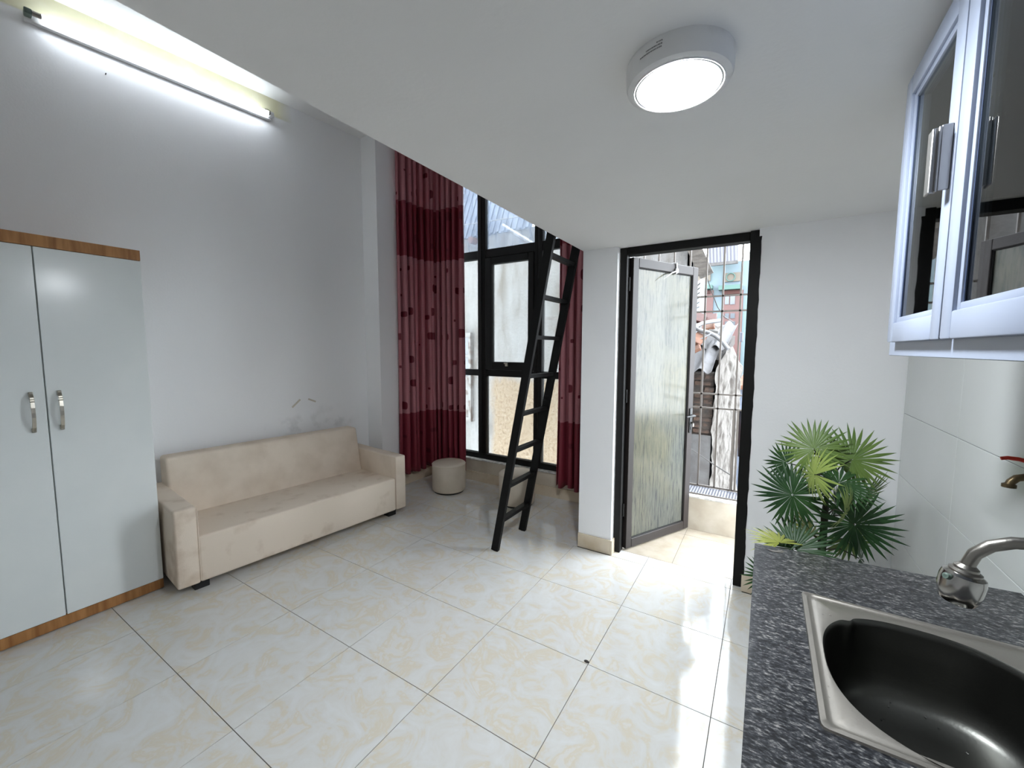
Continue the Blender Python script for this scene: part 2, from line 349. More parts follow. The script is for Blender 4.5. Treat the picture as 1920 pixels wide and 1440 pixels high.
struct('wall_left', MB().prism([WL0, WL1, (-.53, 2.022), (-.53, 2.30), (-.68, 2.30), (-.9, 2.25), (-1.36, YB)], 0, TOP), 'wall_left',
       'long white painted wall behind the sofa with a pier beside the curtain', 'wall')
struct('wall_bay', MB().box(-.68, 1.527, 2.80, 2.95, 0, .235).box(-.68, -.53, 2.30, 2.80, 0, .235), 'baywall',
       'low cream wall under the tall black framed window', 'wall')
struct('trim_1', MB().rbox(-.53, 1.527, 2.785, 2.84, .228, .243, .004, 2), 'cut', 'rough white cement sill strip under the tall window', 'sill')
wf = MB().box(1.527, 1.765, 2.02, 2.16, 0, TOP).box(1.527, 1.62, 2.16, 2.95, 0, TOP)
wf.box(1.765, 2.553, 2.02, 2.16, LOFT, TOP).box(2.553, 3.3, 2.02, 2.16, 0, TOP)
struct('wall_front', wf, 'wall', 'white wall around the balcony door with a narrow column', 'wall')
wr = struct('wall_right', MB().box(3.2, 3.3, YB, 2.02, 0, TOP), 'wall', 'white kitchen side wall with pale glazed tiles above the worktop', 'wall')
struct('wall_back', MB().box(-1.36, 3.3, YB-.1, YB, 0, TOP), 'wall', 'plain white wall opposite the balcony door', 'wall')
struct('ceiling', MB().box(1.527, 3.2, YB, 2.02, LOFT, 2.2), 'ceil', 'low white soffit of the sleeping loft carrying the round lamp', 'ceiling')
struct('ceiling', MB().box(-1.4, 3.3, YB-.1, 2.95, TOP, TOP+.1), 'ceil', 'high white ceiling above the wall tube light', 'ceiling')

struct('ceiling', MB().box(1.62, 3.3, 2.16, 3.02, 2.6, 2.72), 'ceil', 'unseen white soffit added over the small balcony', 'ceiling')  # out-of-view slab added to cut the sky light on balcony and door
# glazed wall tiles above / behind the worktop (real plates)
for zi, (z0, z1) in enumerate(((.215, .515), (.515, .81), (.81, 1.11), (1.11, 1.41))):
    ys = [2.018, 1.36, .76, .16, -.44, -1.04]
    for a, b in zip(ys, ys[1:]):
        MB().rbox(3.194, 3.203, b+.0008, a-.0008, z0+.0008, z1-.0008, .0012, 1, smooth=False).build('wall_tile', 'walltile', wr)

# skirting tiles
def skirting(name, label, segs):
    p = thing(name, label, 'skirting', kind='structure')
    for a, b, n in segs:
        a, b = Vector((*a, 0)), Vector((*b, 0)); L_ = (b-a).length; d = (b-a).normalized(); k = max(1, round(L_/.5)); nn = Vector((*n, 0))
        for q in range(k):
            p0, p1 = a+d*(L_*q/k+.0008), a+d*(L_*(q+1)/k-.0008)
            h = .1
            mb = MB(); mb.prism([(p0.x, p0.y), (p1.x, p1.y), (p1.x+nn.x*.012, p1.y+nn.y*.012), (p0.x+nn.x*.012, p0.y+nn.y*.012)], 0, h)
            mb.build('skirting_tile', 'skirt', p)
skirting('baseboard_bay', 'cream tile skirting around the window bay', [((-.53, 2.799), (1.527, 2.799), (0, -1)), ((-.53, 2.03), (-.53, 2.785), (1, 0))])
skirting('baseboard_front', 'cream tile skirting at the foot of the door column and wall', [((1.527, 2.02), (1.765, 2.02), (0, -1)), ((2.553, 2.02), (3.19, 2.02), (0, -1)), ((1.765, 2.008), (1.765, 2.075), (1, 0))])
skirting('baseboard_left', 'cream tile skirting behind the sofa', [((WL0[0], WL0[1]), (WL1[0], WL1[1]), (.995, -.1))])

# ------------------------------------------------------------------ windows
def window(name, label, ex, ey, cols, rows, xe, ze, sash=None):
    # ex(s,d,z): along s, depth d
    p = thing(name, label, 'window', kind='structure')
    def bx(s0, s1, d0, d1, z0, z1, nm, mat, par=p, r=.003):
        a, b = ex(s0, d0), ex(s1, d1)
        return MB().rbox(min(a[0], b[0]), max(a[0], b[0]), min(a[1], b[1]), max(a[1], b[1]), z0, z1, r, 1, smooth=False).build(nm, mat, par)
    return p, bx
p, bx = window('window_1', 'tall black framed window between the burgundy curtains', lambda q, d: (q, 2.83+d), None, None, None, None, None)
C3 = [(-.53, .042), (.135, .705), (.79, 1.527)]; R3 = [(.30, 1.13), (1.195, 2.335), (2.42, 3.35)]
bx(-.53, 1.527, 0, .06, .235, .30, 'bottom_rail', 'black'); bx(-.53, 1.527, 0, .06, 3.35, TOP, 'top_rail', 'black')
bx(.042, .088, -.012, .06, .30, 3.35, 'mullion', 'black'); bx(.0885, .135, -.004, .06, .30, 3.35, 'mullion', 'black')
bx(.705, .742, -.004, .06, .30, 3.35, 'mullion', 'black'); bx(.752, .79, -.004, .06, .30, 3.35, 'mullion', 'black')
for (a, b) in C3:
    for (z0, z1) in ((1.13, 1.195), (2.335, 2.42)): bx(a, b, 0, .055, z0, z1, 'transom', 'black')
for ci, (a, b) in enumerate(C3):
    for ri, (z0, z1) in enumerate(R3):
        if (ci, ri) == (1, 1): continue
        gm = 'stainglass' if ri == 2 else 'glass'
        bx(a, b, .03, .036, z0, z1, 'pane', gm, r=.001)
sash = MB(); 
for a, b, z0, z1 in ((.138, .213, 1.198, 2.332), (.64, .702, 1.198, 2.332), (.213, .64, 1.198, 1.28), (.213, .64, 2.265, 2.332)): sash.rbox(a, b, 2.818, 2.88, z0, z1, .004, 1, smooth=False)
sash = sash.build('sash', 'black', p)
MB().box(.213, .64, 2.85, 2.856, 1.28, 2.265).build('pane', 'glass', sash)
hd = MB().rbox(.392, .425, 2.795, 2.818, 1.238, 1.268, .004, 2).rbox(.385, .43, 2.785, 2.799, 1.262, 1.275, .003, 2)
hd.build('latch', 'satin', sash)['label'] = 'small metal latch handle'
p2, bx2 = window('window_2', 'black framed side window behind the wide curtain', lambda q, d: (-.56-d, q), None, None, None, None, None)
bx2(2.30, 2.83, 0, .06, .235, .30, 'bottom_rail', 'black'); bx2(2.30, 2.83, 0, .06, 3.35, TOP, 'top_rail', 'black')
bx2(2.30, 2.345, 0, .06, .30, 3.35, 'mullion', 'black'); bx2(2.77, 2.83, 0, .06, .30, 3.35, 'mullion', 'black')
for z0, z1 in ((1.13, 1.195), (2.335, 2.42)): bx2(2.345, 2.77, 0, .055, z0, z1, 'transom', 'black')
for z0, z1 in R3: bx2(2.345, 2.77, .03, .036, z0, z1, 'pane', 'glass', r=.001)

# ------------------------------------------------------------------ balcony door
d1 = thing('door_1', 'open black framed balcony door with water stained frosted glass', 'door', (1.79, 2.11, 0), kind='structure')
fr = MB().rbox(1.765, 1.812, 2.07, 2.15, 0, LOFT, .003, 1, smooth=False).rbox(2.508, 2.553, 2.05, 2.15, 0, LOFT, .003, 1, smooth=False)
fr.rbox(1.812, 2.508, 2.07, 2.15, 2.026, LOFT, .003, 1, smooth=False)
fr.build('door_frame', 'black', d1)
for x0, x1, seed in ((1.757, 1.768, 3), (2.550, 2.562, 5)):
    rr = random.Random(seed); mb = MB(); z = .02; pts = []
    while z < 2.05:
        pts.append((z, rr.uniform(.1, 1))); z += rr.uniform(.02, .06)
    L0, L1 = [], []
    for z, k in pts:
        e = x0-(.006*k if x0 < 2 else 0) if x0 < 2 else x1+.005*k
        L0.append((x0 if x0 > 2 else x1, 2.0685 if x0 < 2 else 2.017, z)); L1.append((e, 2.0685 if x0 < 2 else 2.017, z))
    n = len(pts); vs_ = L0+L1+[(a, b+.004, c) for a, b, c in L0]+[(a, b+.004, c) for a, b, c in L1]
    fs = []
    for i in range(n-1): fs += [(i, i+1, n+i+1, n+i), (2*n+i, 3*n+i, 3*n+i+1, 2*n+i+1), (n+i, n+i+1, 3*n+i+1, 3*n+i)]
    mb.add(vs_, fs); mb.build('sealant_bead', 'black' if x0 > 2 else 'cut', d1)
HA, HB = Vector((1.822, 2.135, 0)), Vector((2.137, 2.747, 0)); LD = (HB-HA).normalized(); LN = Vector((LD.y, -LD.x, 0))
LW = (HB-HA).length
def lf(q): return HA+LD*q.x+LN*q.y+Vector((0, 0, q.z))
leaf = MB().rbox(0, .055, -.02, .02, .012, 2.022, .003, 1, lf, False).rbox(LW-.06, LW, -.02, .02, .012, 2.022, .003, 1, lf, False)
leaf.rbox(.055, LW-.06, -.02, .02, .012, .075, .003, 1, lf, False).rbox(.055, LW-.06, -.02, .02, 1.96, 2.022, .003, 1, lf, False)
leaf = leaf.build('door_leaf', 'brownalu', d1)
for x0, x1, z0, z1 in ((.05, .06, .07, 1.97), (LW-.066, LW-.056, .07, 1.97), (.055, LW-.06, .07, .08), (.055, LW-.06, 1.955, 1.966)):
    MB().rbox(x0, x1, -.012, .012, z0, z1, .002, 1, lf, False).build('glazing_gasket', 'black', leaf)
MB().rbox(.055, LW-.06, -.003, .003, .075, 1.96, .001, 1, lf, False).build('glass', 'doorglass', leaf)
h = MB().rbox(LW-.045, LW-.015, .02, .03, .775, .965, .004, 2, lf).rbox(LW-.037, LW-.022, .03, .055, .90, .918, .003, 2, lf).rbox(LW-.125, LW-.02, .05, .065, .902, .916, .005, 2, lf)
h.rbox(LW-.037, LW-.023, .03, .036, .80, .825, .003, 2, lf).build('door_handle', 'blackplastic', leaf)['label'] = 'black lever handle'
MB().rbox(LW-.03, LW-.026, .03, .05, .845, .862, .002, 1, lf).rbox(LW-.036, LW-.02, .048, .05, .825, .85, .001, 1, lf).build('key', 'steel', leaf)
for z in (.25, 1.05, 1.8): MB().lathe([(.009, 0), (.009, .09)], (1.815, 2.118, z), 12).build('hinge', 'black', d1)
# strip of tape tied round the top of the leaf
kt = MB(); q0 = LW*.62
ring = [lf(Vector((q0+a, b, c))) for a, b, c in ((0, .026, 1.955), (.004, .027, 1.99), (0, .026, 2.026), (0, 0, 2.03), (0, -.026, 2.026), (-.004, -.027, 1.99), (0, -.026, 1.955), (0, 0, 1.952), (0, .026, 1.955))]
kt.tube(ring, .006, 6).tube([lf(Vector((q0+a, b, c))) for a, b, c in ((0, .028, 1.97), (-.05, .035, 1.955), (-.1, .04, 1.93), (-.15, .038, 1.9))], [.006, .005, .004, .002], 6)
kt.rbox(q0-.012, q0+.014, .022, .036, 1.955, 1.99, .006, 2, lf)
tag(kt.build('tied_strip', 'tie'), 'white plastic strip knotted round the top of the open door leaf', 'strip')

# ------------------------------------------------------------------ balcony parapet, ledge, grille
struct('wall_balcony', MB().box(1.62, 3.3, 2.75, 2.90, 0, .262), 'parapet', 'low cream parapet of the small balcony', 'wall')
struct('trim_2', MB().rbox(1.62, 3.3, 2.745, 2.80, .255, .272, .004, 2), 'cut', 'white cement lip along the balcony parapet', 'lip')
lg = thing('mesh_ledge', 'grey perforated metal ledge between the parapet and the steel grille', 'ledge', (2.3, 2.9, .27))
mb = MB()
for i in range(80): mb.box(1.63+i*.0205, 1.63+i*.0205+.009, 2.8, 3.0, .272, .276)
for j in range(9): mb.box(1.62, 3.28, 2.805+j*.0235, 2.805+j*.0235+.007, .268, .273)
mb.build('mesh_panel', 'mesh', lg)['kind'] = 'stuff'
MB().bar((1.62, 2.80, .275), (3.28, 2.80, .275), .014, .014).build('edge_bar', 'grille', lg)
gr = thing('balcony_grille', 'thin steel security grille in front of the balcony', 'grille', (2.4, 3.0, .28))
for z in (.287, .94, 1.055, 1.715, 1.835, 2.59): MB().bar((1.62, 3.0, z), (3.28, 3.0, z), .013, .013).build('rail', 'grille', gr)
x = 1.685
while x < 3.25:
    MB().bar((x, 3.0, .287), (x, 3.0, 2.6), .013, .013, up=(0, 1, 0)).build('bar', 'grille', gr); x += .1235
MB().bar((2.42, 2.985, .287), (2.42, 2.985, .94), .014, .014, up=(0, 1, 0)).build('gate_stile', 'grille', gr)
MB().bar((2.45, 2.985, .287), (2.45, 2.985, .94), .014, .014, up=(0, 1, 0)).build('gate_stile', 'grille', gr)

# ------------------------------------------------------------------ wardrobe
wb = thing('wardrobe', 'white two door wardrobe with oak edge strips beside the sofa', 'wardrobe', (-.6, -.17, 0))
WX, WY0, WY1 = -.34, -.56, .226
MB().box(-.86, WX-.02, WY0, WY1, .06, 1.89).build('carcass', 'whiteladen', wb)
MB().rbox(-.86, WX-.001, WY0, WY1, .006, .06, .001, 1, smooth=False).build('plinth', 'oak', wb)['label'] = 'oak laminate plinth'
MB().rbox(-.86, WX+.002, WY0, WY1, 1.89, 1.945, .001, 1, smooth=False).build('cornice', 'oak', wb)['label'] = 'oak laminate top edge'
MB().box(-.85, WX-.03, WY0+.01, WY1-.01, 0, .006).build('base_shadow_gap', 'black', wb)
for y0, y1, hy in ((WY0, -.1695, -.216), (-.1645, WY1, -.1235)):
    dr = MB().rbox(WX-.019, WX, y0, y1, .062, 1.888, .0015, 1, smooth=False).build('door', 'whiteladen', wb)
    pth = []
    for k in range(9):
        t = k/8; pth.append((WX+.004+.026*math.sin(PI*min(1, max(0, t)))**.55, hy, 1.01+.19*t))
    hm = MB()
    for a, b in zip(pth, pth[1:]): hm.bar(Vector(a)-(Vector(b)-Vector(a))*.04, b, .013, .006, up=(1, 0, 0))
    hm.rbox(WX, WX+.012, hy-.007, hy+.007, 1.008, 1.03, .002, 1).rbox(WX, WX+.012, hy-.007, hy+.007, 1.18, 1.203, .002, 1)
    hm.rbox(WX+.02, WX+.031, hy-.0075, hy+.0075, 1.155, 1.16, .001, 1).rbox(WX+.016, WX+.027, hy-.0075, hy+.0075, 1.166, 1.17, .001, 1)
    hm.build('handle', 'satin', dr)['label'] = 'bowed satin nickel handle'

# ------------------------------------------------------------------ sofa
SD = Vector((.1008, .9949, 0)); SB = Vector((-.9949, .1008, 0)); SO = Vector((-.118, .22, 0))
def sf(q): return SO+SD*q.x+SB*q.y+Vector((0, 0, q.z))
so = thing('sofa', 'worn beige fabric sofa along the white wall', 'sofa', sf(Vector((.78, .35, 0))))
SL = 1.568
def soft(x0, x1, y0, y1, z0, z1, r, seg, name, mat, fn=None):
    g = lambda q: sf(fn(q) if fn else q)
    return MB().rbox(x0, x1, y0, y1, z0, z1, r, seg, g).build(name, mat, so)
soft(.106, SL-.1, .004, .60, .055, .33, .014, 3, 'seat', 'sofawear', lambda q: Vector((q.x, q.y, q.z-(.014 if q.z > .2 else 0)*min(1, max(0, q.y/.5)))))
soft(0, .108, 0, .72, .055, .51, .012, 3, 'armrest', 'sofawear')
soft(SL-.102, SL, 0, .72, .055, .51, .012, 3, 'armrest', 'sofa')
soft(.10, SL-.098, .48, .72, .2, .695, .02, 4, 'backrest', 'sofa', lambda q: Vector((q.x, q.y+(max(0, q.z-.3)/.4*.10 if q.y < .6 else 0), q.z)))
for x in (.085, SL-.15):
    for y in (.045, .60): soft(x, x+.075, y, y+.07, 0, .056, .003, 1, 'foot', 'blackplastic')
for (x, z0, z1) in ((.108, .07, .5), (SL-.101, .07, .5)):
    MB().tube([sf(Vector((x, -.001, z))) for z in (z0, (z0+z1)/2, z1)], .0022, 6).build('piping', 'sofa', so)

# ------------------------------------------------------------------ ottomans
for (cx, cy), lab in (((-.02, 2.41), 'round cream leatherette stool in front of the wide burgundy curtain'), ((.725, 2.49), 'round cream leatherette stool behind the black ladder')):
    ot = thing('round_stool', lab, 'stool', (cx, cy, 0), group='round cream stools in the window bay')
    MB().lathe([(.157, .018), (.163, .026), (.165, .05), (.165, .262), (.163, .272)], (cx, cy, 0), 56, caps=(True, False)).build('side_cover', 'leather', ot)
    MB().lathe([(.163, .272), (.167, .277), (.163, .283), (.15, .291), (.08, .297), (0.0, .299)], (cx, cy, 0), 56, caps=(False, False)).build('top_cushion', 'leather', ot)
    MB().lathe([(.145, 0), (.15, .018)], (cx, cy, 0), 40).build('base_ring', 'blackplastic', ot)
    MB().box(cx+.1640, cx+.1665, cy-.0015, cy+.0015, .03, .265).build('seam', 'leather', ot)

# ------------------------------------------------------------------ ladder
ld = thing('loft_ladder', 'black steel ladder leaning up to the loft edge', 'ladder', (1.06, 1.84, 0))
lx = lambda z: 1.058+z*.1965
for y in (1.644, 2.022):
    MB().bar((lx(0), y, 0), (lx(2.32), y, 2.32), .026, .054, up=(1, 0, 0)).build('side_rail', 'ladder', ld)
    MB().box(lx(2.16), 1.528, y-.01, y+.01, 2.15, 2.17).build('hook', 'ladder', ld)
for k in range(9):
    z = .225+k*.2525
    MB().bar((lx(z), 1.655, z), (lx(z), 2.011, z), .042, .024).build('rung', 'ladder', ld)

# ------------------------------------------------------------------ curtains
def curtain(name, label, path, zb, zt, folds, amp, seed):
    P = [Vector((*q, 0)) for q in path]; seg = [(b-a).length for a, b in zip(P, P[1:])]; T = sum(seg); rr = random.Random(seed)
    nu, nv = int(folds*14), 44
    ph = [rr.uniform(.75, 1.3) for _ in range(int(folds)+3)]; cum = [0]
    for a in ph: cum.append(cum[-1]+a)
    kx = folds/cum[int(folds)]
    vs_, uvs = [], []
    for j in range(nv+1):
        v = j/nv; z = zb+(zt-zb)*v
        arc = 0
        for i in range(nu+1):
            t = i/nu; d = t*T; k = 0
            while k < len(seg)-1 and d > seg[k]: d -= seg[k]; k += 1
            tg = (P[k+1]-P[k]).normalized(); base = P[k]+tg*d; nm = Vector((-tg.y, tg.x, 0))
            x = t*cum[int(folds)]; fi = max(i_ for i_ in range(len(cum)) if cum[i_] <= x+1e-9); fr_ = (x-cum[fi])/ph[min(fi, len(ph)-1)]
            A = amp*(.75+.5*((fi*37+seed) % 7)/7)*(1.15-.35*v)
            sway = .012*math.sin(3.1*v+fi*1.7)*(1-v)
            wv = math.sin(2*PI*fr_); wv = math.copysign(abs(wv)**.8, wv)
            pt = base+nm*(A*wv)+tg*(sway-.13*(T/folds)*math.sin(4*PI*fr_))
            # small spread at the hem
            c = P[0].lerp(P[-1], .5)
            pt += (base-c)*(.03*(1-v)**2)
            vs_.append((pt.x, pt.y, z+(.012*math.sin(fi*2.1) if j == 0 else 0))); uvs.append((t*T*1.9, z))
    n = nu+1; fs = [(j*n+i, j*n+i+1, (j+1)*n+i+1, (j+1)*n+i) for j in range(nv) for i in range(nu)]
    me = bpy.data.meshes.new(name); me.from_pydata(vs_, [], fs); ul = me.uv_layers.new(name='UVMap')
    for lp in me.loops: ul.data[lp.index].uv = uvs[lp.vertex_index]
    me.polygons.foreach_set('use_smooth', [True]*len(fs)); me.materials.append(MAT['curtain'])
    o = bpy.data.objects.new(name, me); COL.objects.link(o)
    sm = o.modifiers.new('thickness', 'SOLIDIFY'); sm.thickness = .002
    return tag(o, label, 'curtain', 'burgundy curtains in the window bay')
curtain('curtain', 'wide burgundy curtain gathered in the corner beside the sofa', [(-.46, 2.225), (-.462, 2.45), (-.44, 2.62), (-.36, 2.69), (-.035, 2.69)], .135, 3.395, 11, .05, 3)
curtain('curtain', 'narrow burgundy curtain hanging beside the door column', [(1.03, 2.70), (1.50, 2.70)], .155, 3.395, 6, .045, 5)

# ------------------------------------------------------------------ ceiling lamp
LC = Vector((2.41, .416, LOFT))
cl = thing('ceiling_lamp', 'round white surface mounted lamp glowing on the low ceiling', 'lamp', LC)
MB().lathe([(.117, 0), (.1175, -.004), (.1165, -.038), (.113, -.047), (.107, -.0495), (.1, -.0495), (.1, -.046)], LC, 72, caps=(False, False)).build('housing', 'lampbody', cl)
MB().lathe([(.1, -.0495), (.0985, -.0525), (.0965, -.052), (.0955, -.0495), (.0935, -.0495), (.092, -.052), (.090, -.0505), (.089, -.047)], LC, 72, caps=(False, False)).build('trim_ring', 'lampbody', cl)
MB().lathe([(.0895, -.046), (.086, -.051), (.075, -.0555), (.055, -.0585), (.03, -.06), (.0, -.0605)], LC, 72).build('diffuser', 'lampglow', cl)
# faint printed lines on the housing side
a0 = math.atan2(CAM.y-LC.y, CAM.x-LC.x)
pr = MB()
for row, (z, c, wdt) in enumerate(((-.012, .10, .05), (-.018, 0, .16), (-.024, -.08, .22))):
    kk = random.Random(row); a = -wdt
    while a < wdt:
        da = kk.uniform(.008, .03); h_ = .0012
        q = []
        for aa in (a0-.45+c+a, a0-.45+c+a+da):
            for zz in (z-h_, z+h_): q.append(LC+Vector((.1176*math.cos(aa), .1176*math.sin(aa), zz)))
        n0 = Vector((math.cos(a0-.45+c+a), math.sin(a0-.45+c+a), 0))*.0004
        pr.add(q+[k+n0 for k in q], [(4, 5, 7, 6), (0, 1, 5, 4), (2, 6, 7, 3), (1, 3, 7, 5), (0, 4, 6, 2)]); a += da+kk.uniform(.004, .012)
pr.build('printed_marking', M('grey_ink', s(128, 128, 128), .6), cl)

# ------------------------------------------------------------------ wall tube
TD = Vector((.1008, .9949, 0)); TN = Vector((.9949, -.1008, 0))
T0 = Vector((-.76, 2.045, 3.24))-TD*2.073; TL = 1.27
def tf(q): return T0+TD*q.x+TN*q.y+Vector((0, 0, q.z))
tl = thing('tube_light', 'lit white fluorescent tube fixture high on the left wall', 'lamp', tf(Vector((TL/2, 0, 0))))
MB().rbox(0, TL, .0, .034, -.026, .02, .004, 2, tf).build('fixture_body', 'lampbody', tl)
for x in (0, TL-.03):
    MB().rbox(x, x+.03, .032, .08, -.015, .017, .005, 2, tf).build('lamp_holder', 'greycap' if x == 0 else 'lampbody', tl)
for xs in ((.03, .065), (TL-.04, TL-.03)): MB().tube([tf(Vector((x, 0.068, .002))) for x in xs], .0135, 16).build('tube_cap', 'steel', tl)
MB().tube([tf(Vector((x, 0.068, .002))) for x in (.065, .5, TL-.04)], .0135, 20).build('glass_tube', 'tubeglow', tl)
MB().tube([tf(Vector((TL-.02+.03*math.sin(t*6.3/10), .012, .02+.018*(1-math.cos(t*6.3/10))))) for t in range(9)], .0018, 6).build('wire', 'blackplastic', tl)

# ------------------------------------------------------------------ kitchen worktop, base cabinet, sink
ZC = .80
Y0C = -1.3
kb = thing('base_cabinet', 'white aluminium kitchen base cabinet under the granite worktop', 'cabinet', (2.92, -.23, 0))
MB().box(2.66, 3.19, Y0C, .80, .08, .17).build('floor_panel', 'whitealu', kb)
MB().box(2.66, 3.19, .775, .80, .0, ZC-.03).build('side_panel', 'whitealu', kb); MB().box(2.66, 3.19, Y0C, Y0C+.025, 0, ZC-.03).build('side_panel', 'whitealu', kb)
MB().box(3.165, 3.19, Y0C+.025, .775, .17, ZC-.03).build('back_panel', 'whitealu', kb)
MB().box(2.68, 2.70, Y0C, .80, 0, .08).build('plinth', 'whitealu', kb)
for k in range(4):
    a = Y0C+.03+k*.515; b = a+.51
    dr = MB().rbox(2.64, 2.66, a, b, .1, ZC-.035, .003, 1, smooth=False).build('door', 'whitealu', kb)
    MB().rbox(2.622, 2.64, (b-.05 if k % 2 == 0 else a+.03), (b-.03 if k % 2 == 0 else a+.05), .5, .62, .004, 2).build('handle', 'alu', dr)
SX0, SX1, SY0, SY1 = 2.719, 3.125, .14, .585
wk = MB()
def wpoly(a): return wk.prism(a, ZC-.03, ZC)
hx0, hx1, hy0, hy1 = SX0+.012, SX1-.012, SY0+.012, SY1-.012
yend = lambda x: .826+(x-2.613)*.085
wpoly([(2.613, Y0C), (3.195, Y0C), (3.195, hy0), (2.613, hy0)])
wpoly([(2.613, hy1), (3.195, hy1), (3.195, yend(3.195)), (2.613, yend(2.613))])
wpoly([(2.613, hy0), (hx0, hy0), (hx0, hy1), (2.613, hy1)]); wpoly([(hx1, hy0), (3.195, hy0), (3.195, hy1), (hx1, hy1)])
tag(wk.build('granite_worktop', 'granite'), 'dark grey speckled granite kitchen worktop', 'worktop')
# sink
sk = thing('kitchen_sink', 'square rimmed stainless steel sink with rounded bowl set in the granite', 'sink', (2.92, .36, ZC))
BC = Vector((2.92, .347, 0)); BA, BB_, NE = .176, .194, 2.5
def sup(a, k=1.0):
    c, q = math.cos(a), math.sin(a)
    return (BA*k*math.copysign(abs(c)**(2/NE), c), BB_*k*math.copysign(abs(q)**(2/NE), q))
def notch(a): # small overflow lip in the far left corner
    d = abs((a-math.radians(128)+PI) % (2*PI)-PI); return 1-.035*math.exp(-(d/.07)**2)
NB = 240
prof = [(1.0, ZC+.003), (.985, ZC-.001), (.975, ZC-.012), (.965, ZC-.06), (.95, ZC-.11), (.90, ZC-.148), (.80, ZC-.163), (.5, ZC-.168), (.2, ZC-.171)]
vs_ = []
for k, z in prof:
    for i in range(NB):
        a = 2*PI*i/NB; e = sup(a, k*(notch(a) if z > ZC-.03 else 1)); vs_.append((BC.x+e[0], BC.y+e[1], z))
fs = [(j*NB+i, j*NB+(i+1) % NB, (j+1)*NB+(i+1) % NB, (j+1)*NB+i) for j in range(len(prof)-1) for i in range(NB)]
bowl = MB().add(vs_, fs, True)
bowl.build('bowl', 'bowl', sk)
# rim: rings of a rounded rectangle blending to the bowl edge
def rrect(a, inset, rad):
    x0, x1, y0, y1 = SX0+inset, SX1-inset, SY0+inset, SY1-inset
    cx, cy, hx, hy = (x0+x1)/2, (y0+y1)/2, (x1-x0)/2, (y1-y0)/2
    dx, dy = math.cos(a), math.sin(a); n_ = 50
    t = 1/((abs(dx)/hx)**n_+(abs(dy)/hy)**n_)**(1/n_)
    return (cx+dx*t, cy+dy*t)
angs = []
for i in range(NB): angs.append(2*PI*i/NB)
vs_ = []
levels = [(0, ZC-.001), (.0015, ZC+.004), (.010, ZC+.0045), (.013, ZC+.0018), (.02, ZC+.0014), (.024, ZC+.003)]
rim = MB()
for inset, z in levels:
    for i in range(NB):
        e = sup(angs[i]); aa = math.atan2(BC.y+e[1]-(SY0+SY1)/2, BC.x+e[0]-(SX0+SX1)/2)
        q = rrect(aa, inset, 0); vs_.append((q[0], q[1], z))
for i in range(NB):
    e = sup(angs[i], notch(angs[i])); vs_.append((BC.x+e[0], BC.y+e[1], ZC+.003))
nl = len(levels)+1
rim.add(vs_, [(j*NB+i, j*NB+(i+1) % NB, (j+1)*NB+(i+1) % NB, (j+1)*NB+i) for j in range(nl-1) for i in range(NB)], True)
rim.build('rim', 'rim', sk)
MB().lathe([(.055, ZC-.166), (.052, ZC-.1685), (.046, ZC-.174), (.03, ZC-.182), (0, ZC-.184)], (2.93, .33, 0), 40, caps=(False, False)).build('drain', 'chrome', sk)
MB().lathe([(.046, ZC-.171), (.05, ZC-.167), (.055, ZC-.166)], (2.93, .33, 0), 40, caps=(False, False)).build('drain_ring', 'chrome', sk)
wd = MB(); rr = random.Random(11)
for k in range(46):
    if k < 22: a = rr.uniform(.3, 2.6); kk = rr.uniform(.55, .9); e = sup(a, kk); z = ZC-.160 if kk > .75 else ZC-.166
    else:
        e = (rr.choice((-1, 1))*rr.uniform(.15, .185), rr.uniform(-.2, .21)); z = ZC+.002
        if (abs(e[0])/BA)**NE+(abs(e[1])/BB_)**NE < 1.08 or not (SX0+.02 < BC.x+e[0] < SX1-.02 and SY0+.02 < BC.y+e[1] < SY1-.02): continue
    r0 = rr.uniform(.0012, .0035); wd.lathe([(r0*1.0, -.0006), (r0*.9, r0*.35), (r0*.5, r0*.55), (0, r0*.62)], (BC.x+e[0], BC.y+e[1], z), 10)
wdm, N_, L_, p_ = newmat('water'); p_.inputs['Transmission Weight'].default_value = 1; p_.inputs['Roughness'].default_value = 0; p_.inputs['IOR'].default_value = 1.33
w_o = wd.build('water_drops', wdm, sk); w_o['kind'] = 'stuff'
# faucet
fc = thing('kitchen_faucet', 'bent steel kitchen faucet with swivel spray head above the sink', 'faucet', (3.13, .345, ZC))
YF = .345
fp = [(3.13, ZC+.03), (3.13, ZC+.17), (3.122, ZC+.215), (3.105, ZC+.252), (3.078, ZC+.28), (3.045, ZC+.296), (3.01, ZC+.301), (2.978, ZC+.2965), (2.953, ZC+.2845), (2.936, ZC+.266), (2.929, ZC+.245), (2.926, ZC+.232)]
MB().tube([(x, YF, z) for x, z in fp], .0098, 18).build('spout', 'steel', fc)
MB().lathe([(.026, 0), (.026, .006), (.02, .01), (.017, .035), (.011, .04)], (3.13, YF, ZC), 28).build('base', 'chrome', fc)
hc = Vector((2.919, YF, ZC+.176))
def hx(q):
    A = Matrix.Rotation(math.radians(8), 3, 'Y'); return hc+A@q
def headlathe(prof, n):
    mb = MB().lathe(prof, (0, 0, 0), n); mb.v = [hx(q) for q in mb.v]; return mb
headlathe([(.0, 0.004), (.019, .003), (.021, 0), (.0235, .002), (.0275, .013), (.0295, .024), (.0295, .042), (.0275, .051), (.021, .055)], 20).build('spray_head', 'chrome', fc)
headlathe([(.021, .053), (.0215, .058), (.0165, .061), (.016, .065), (.0105, .070)], 24).build('collar', 'steel', fc)
tb = MB().tube([(-.022, -.016, .044), (-.0285, -.02, .046), (-.029, -.0205, .046)], [.0052, .0052, .0025], 14); tb.v = [hx(q) for q in tb.v]
tb.build('spray_button', 'greycap', fc)['label'] = 'grey green selector button'
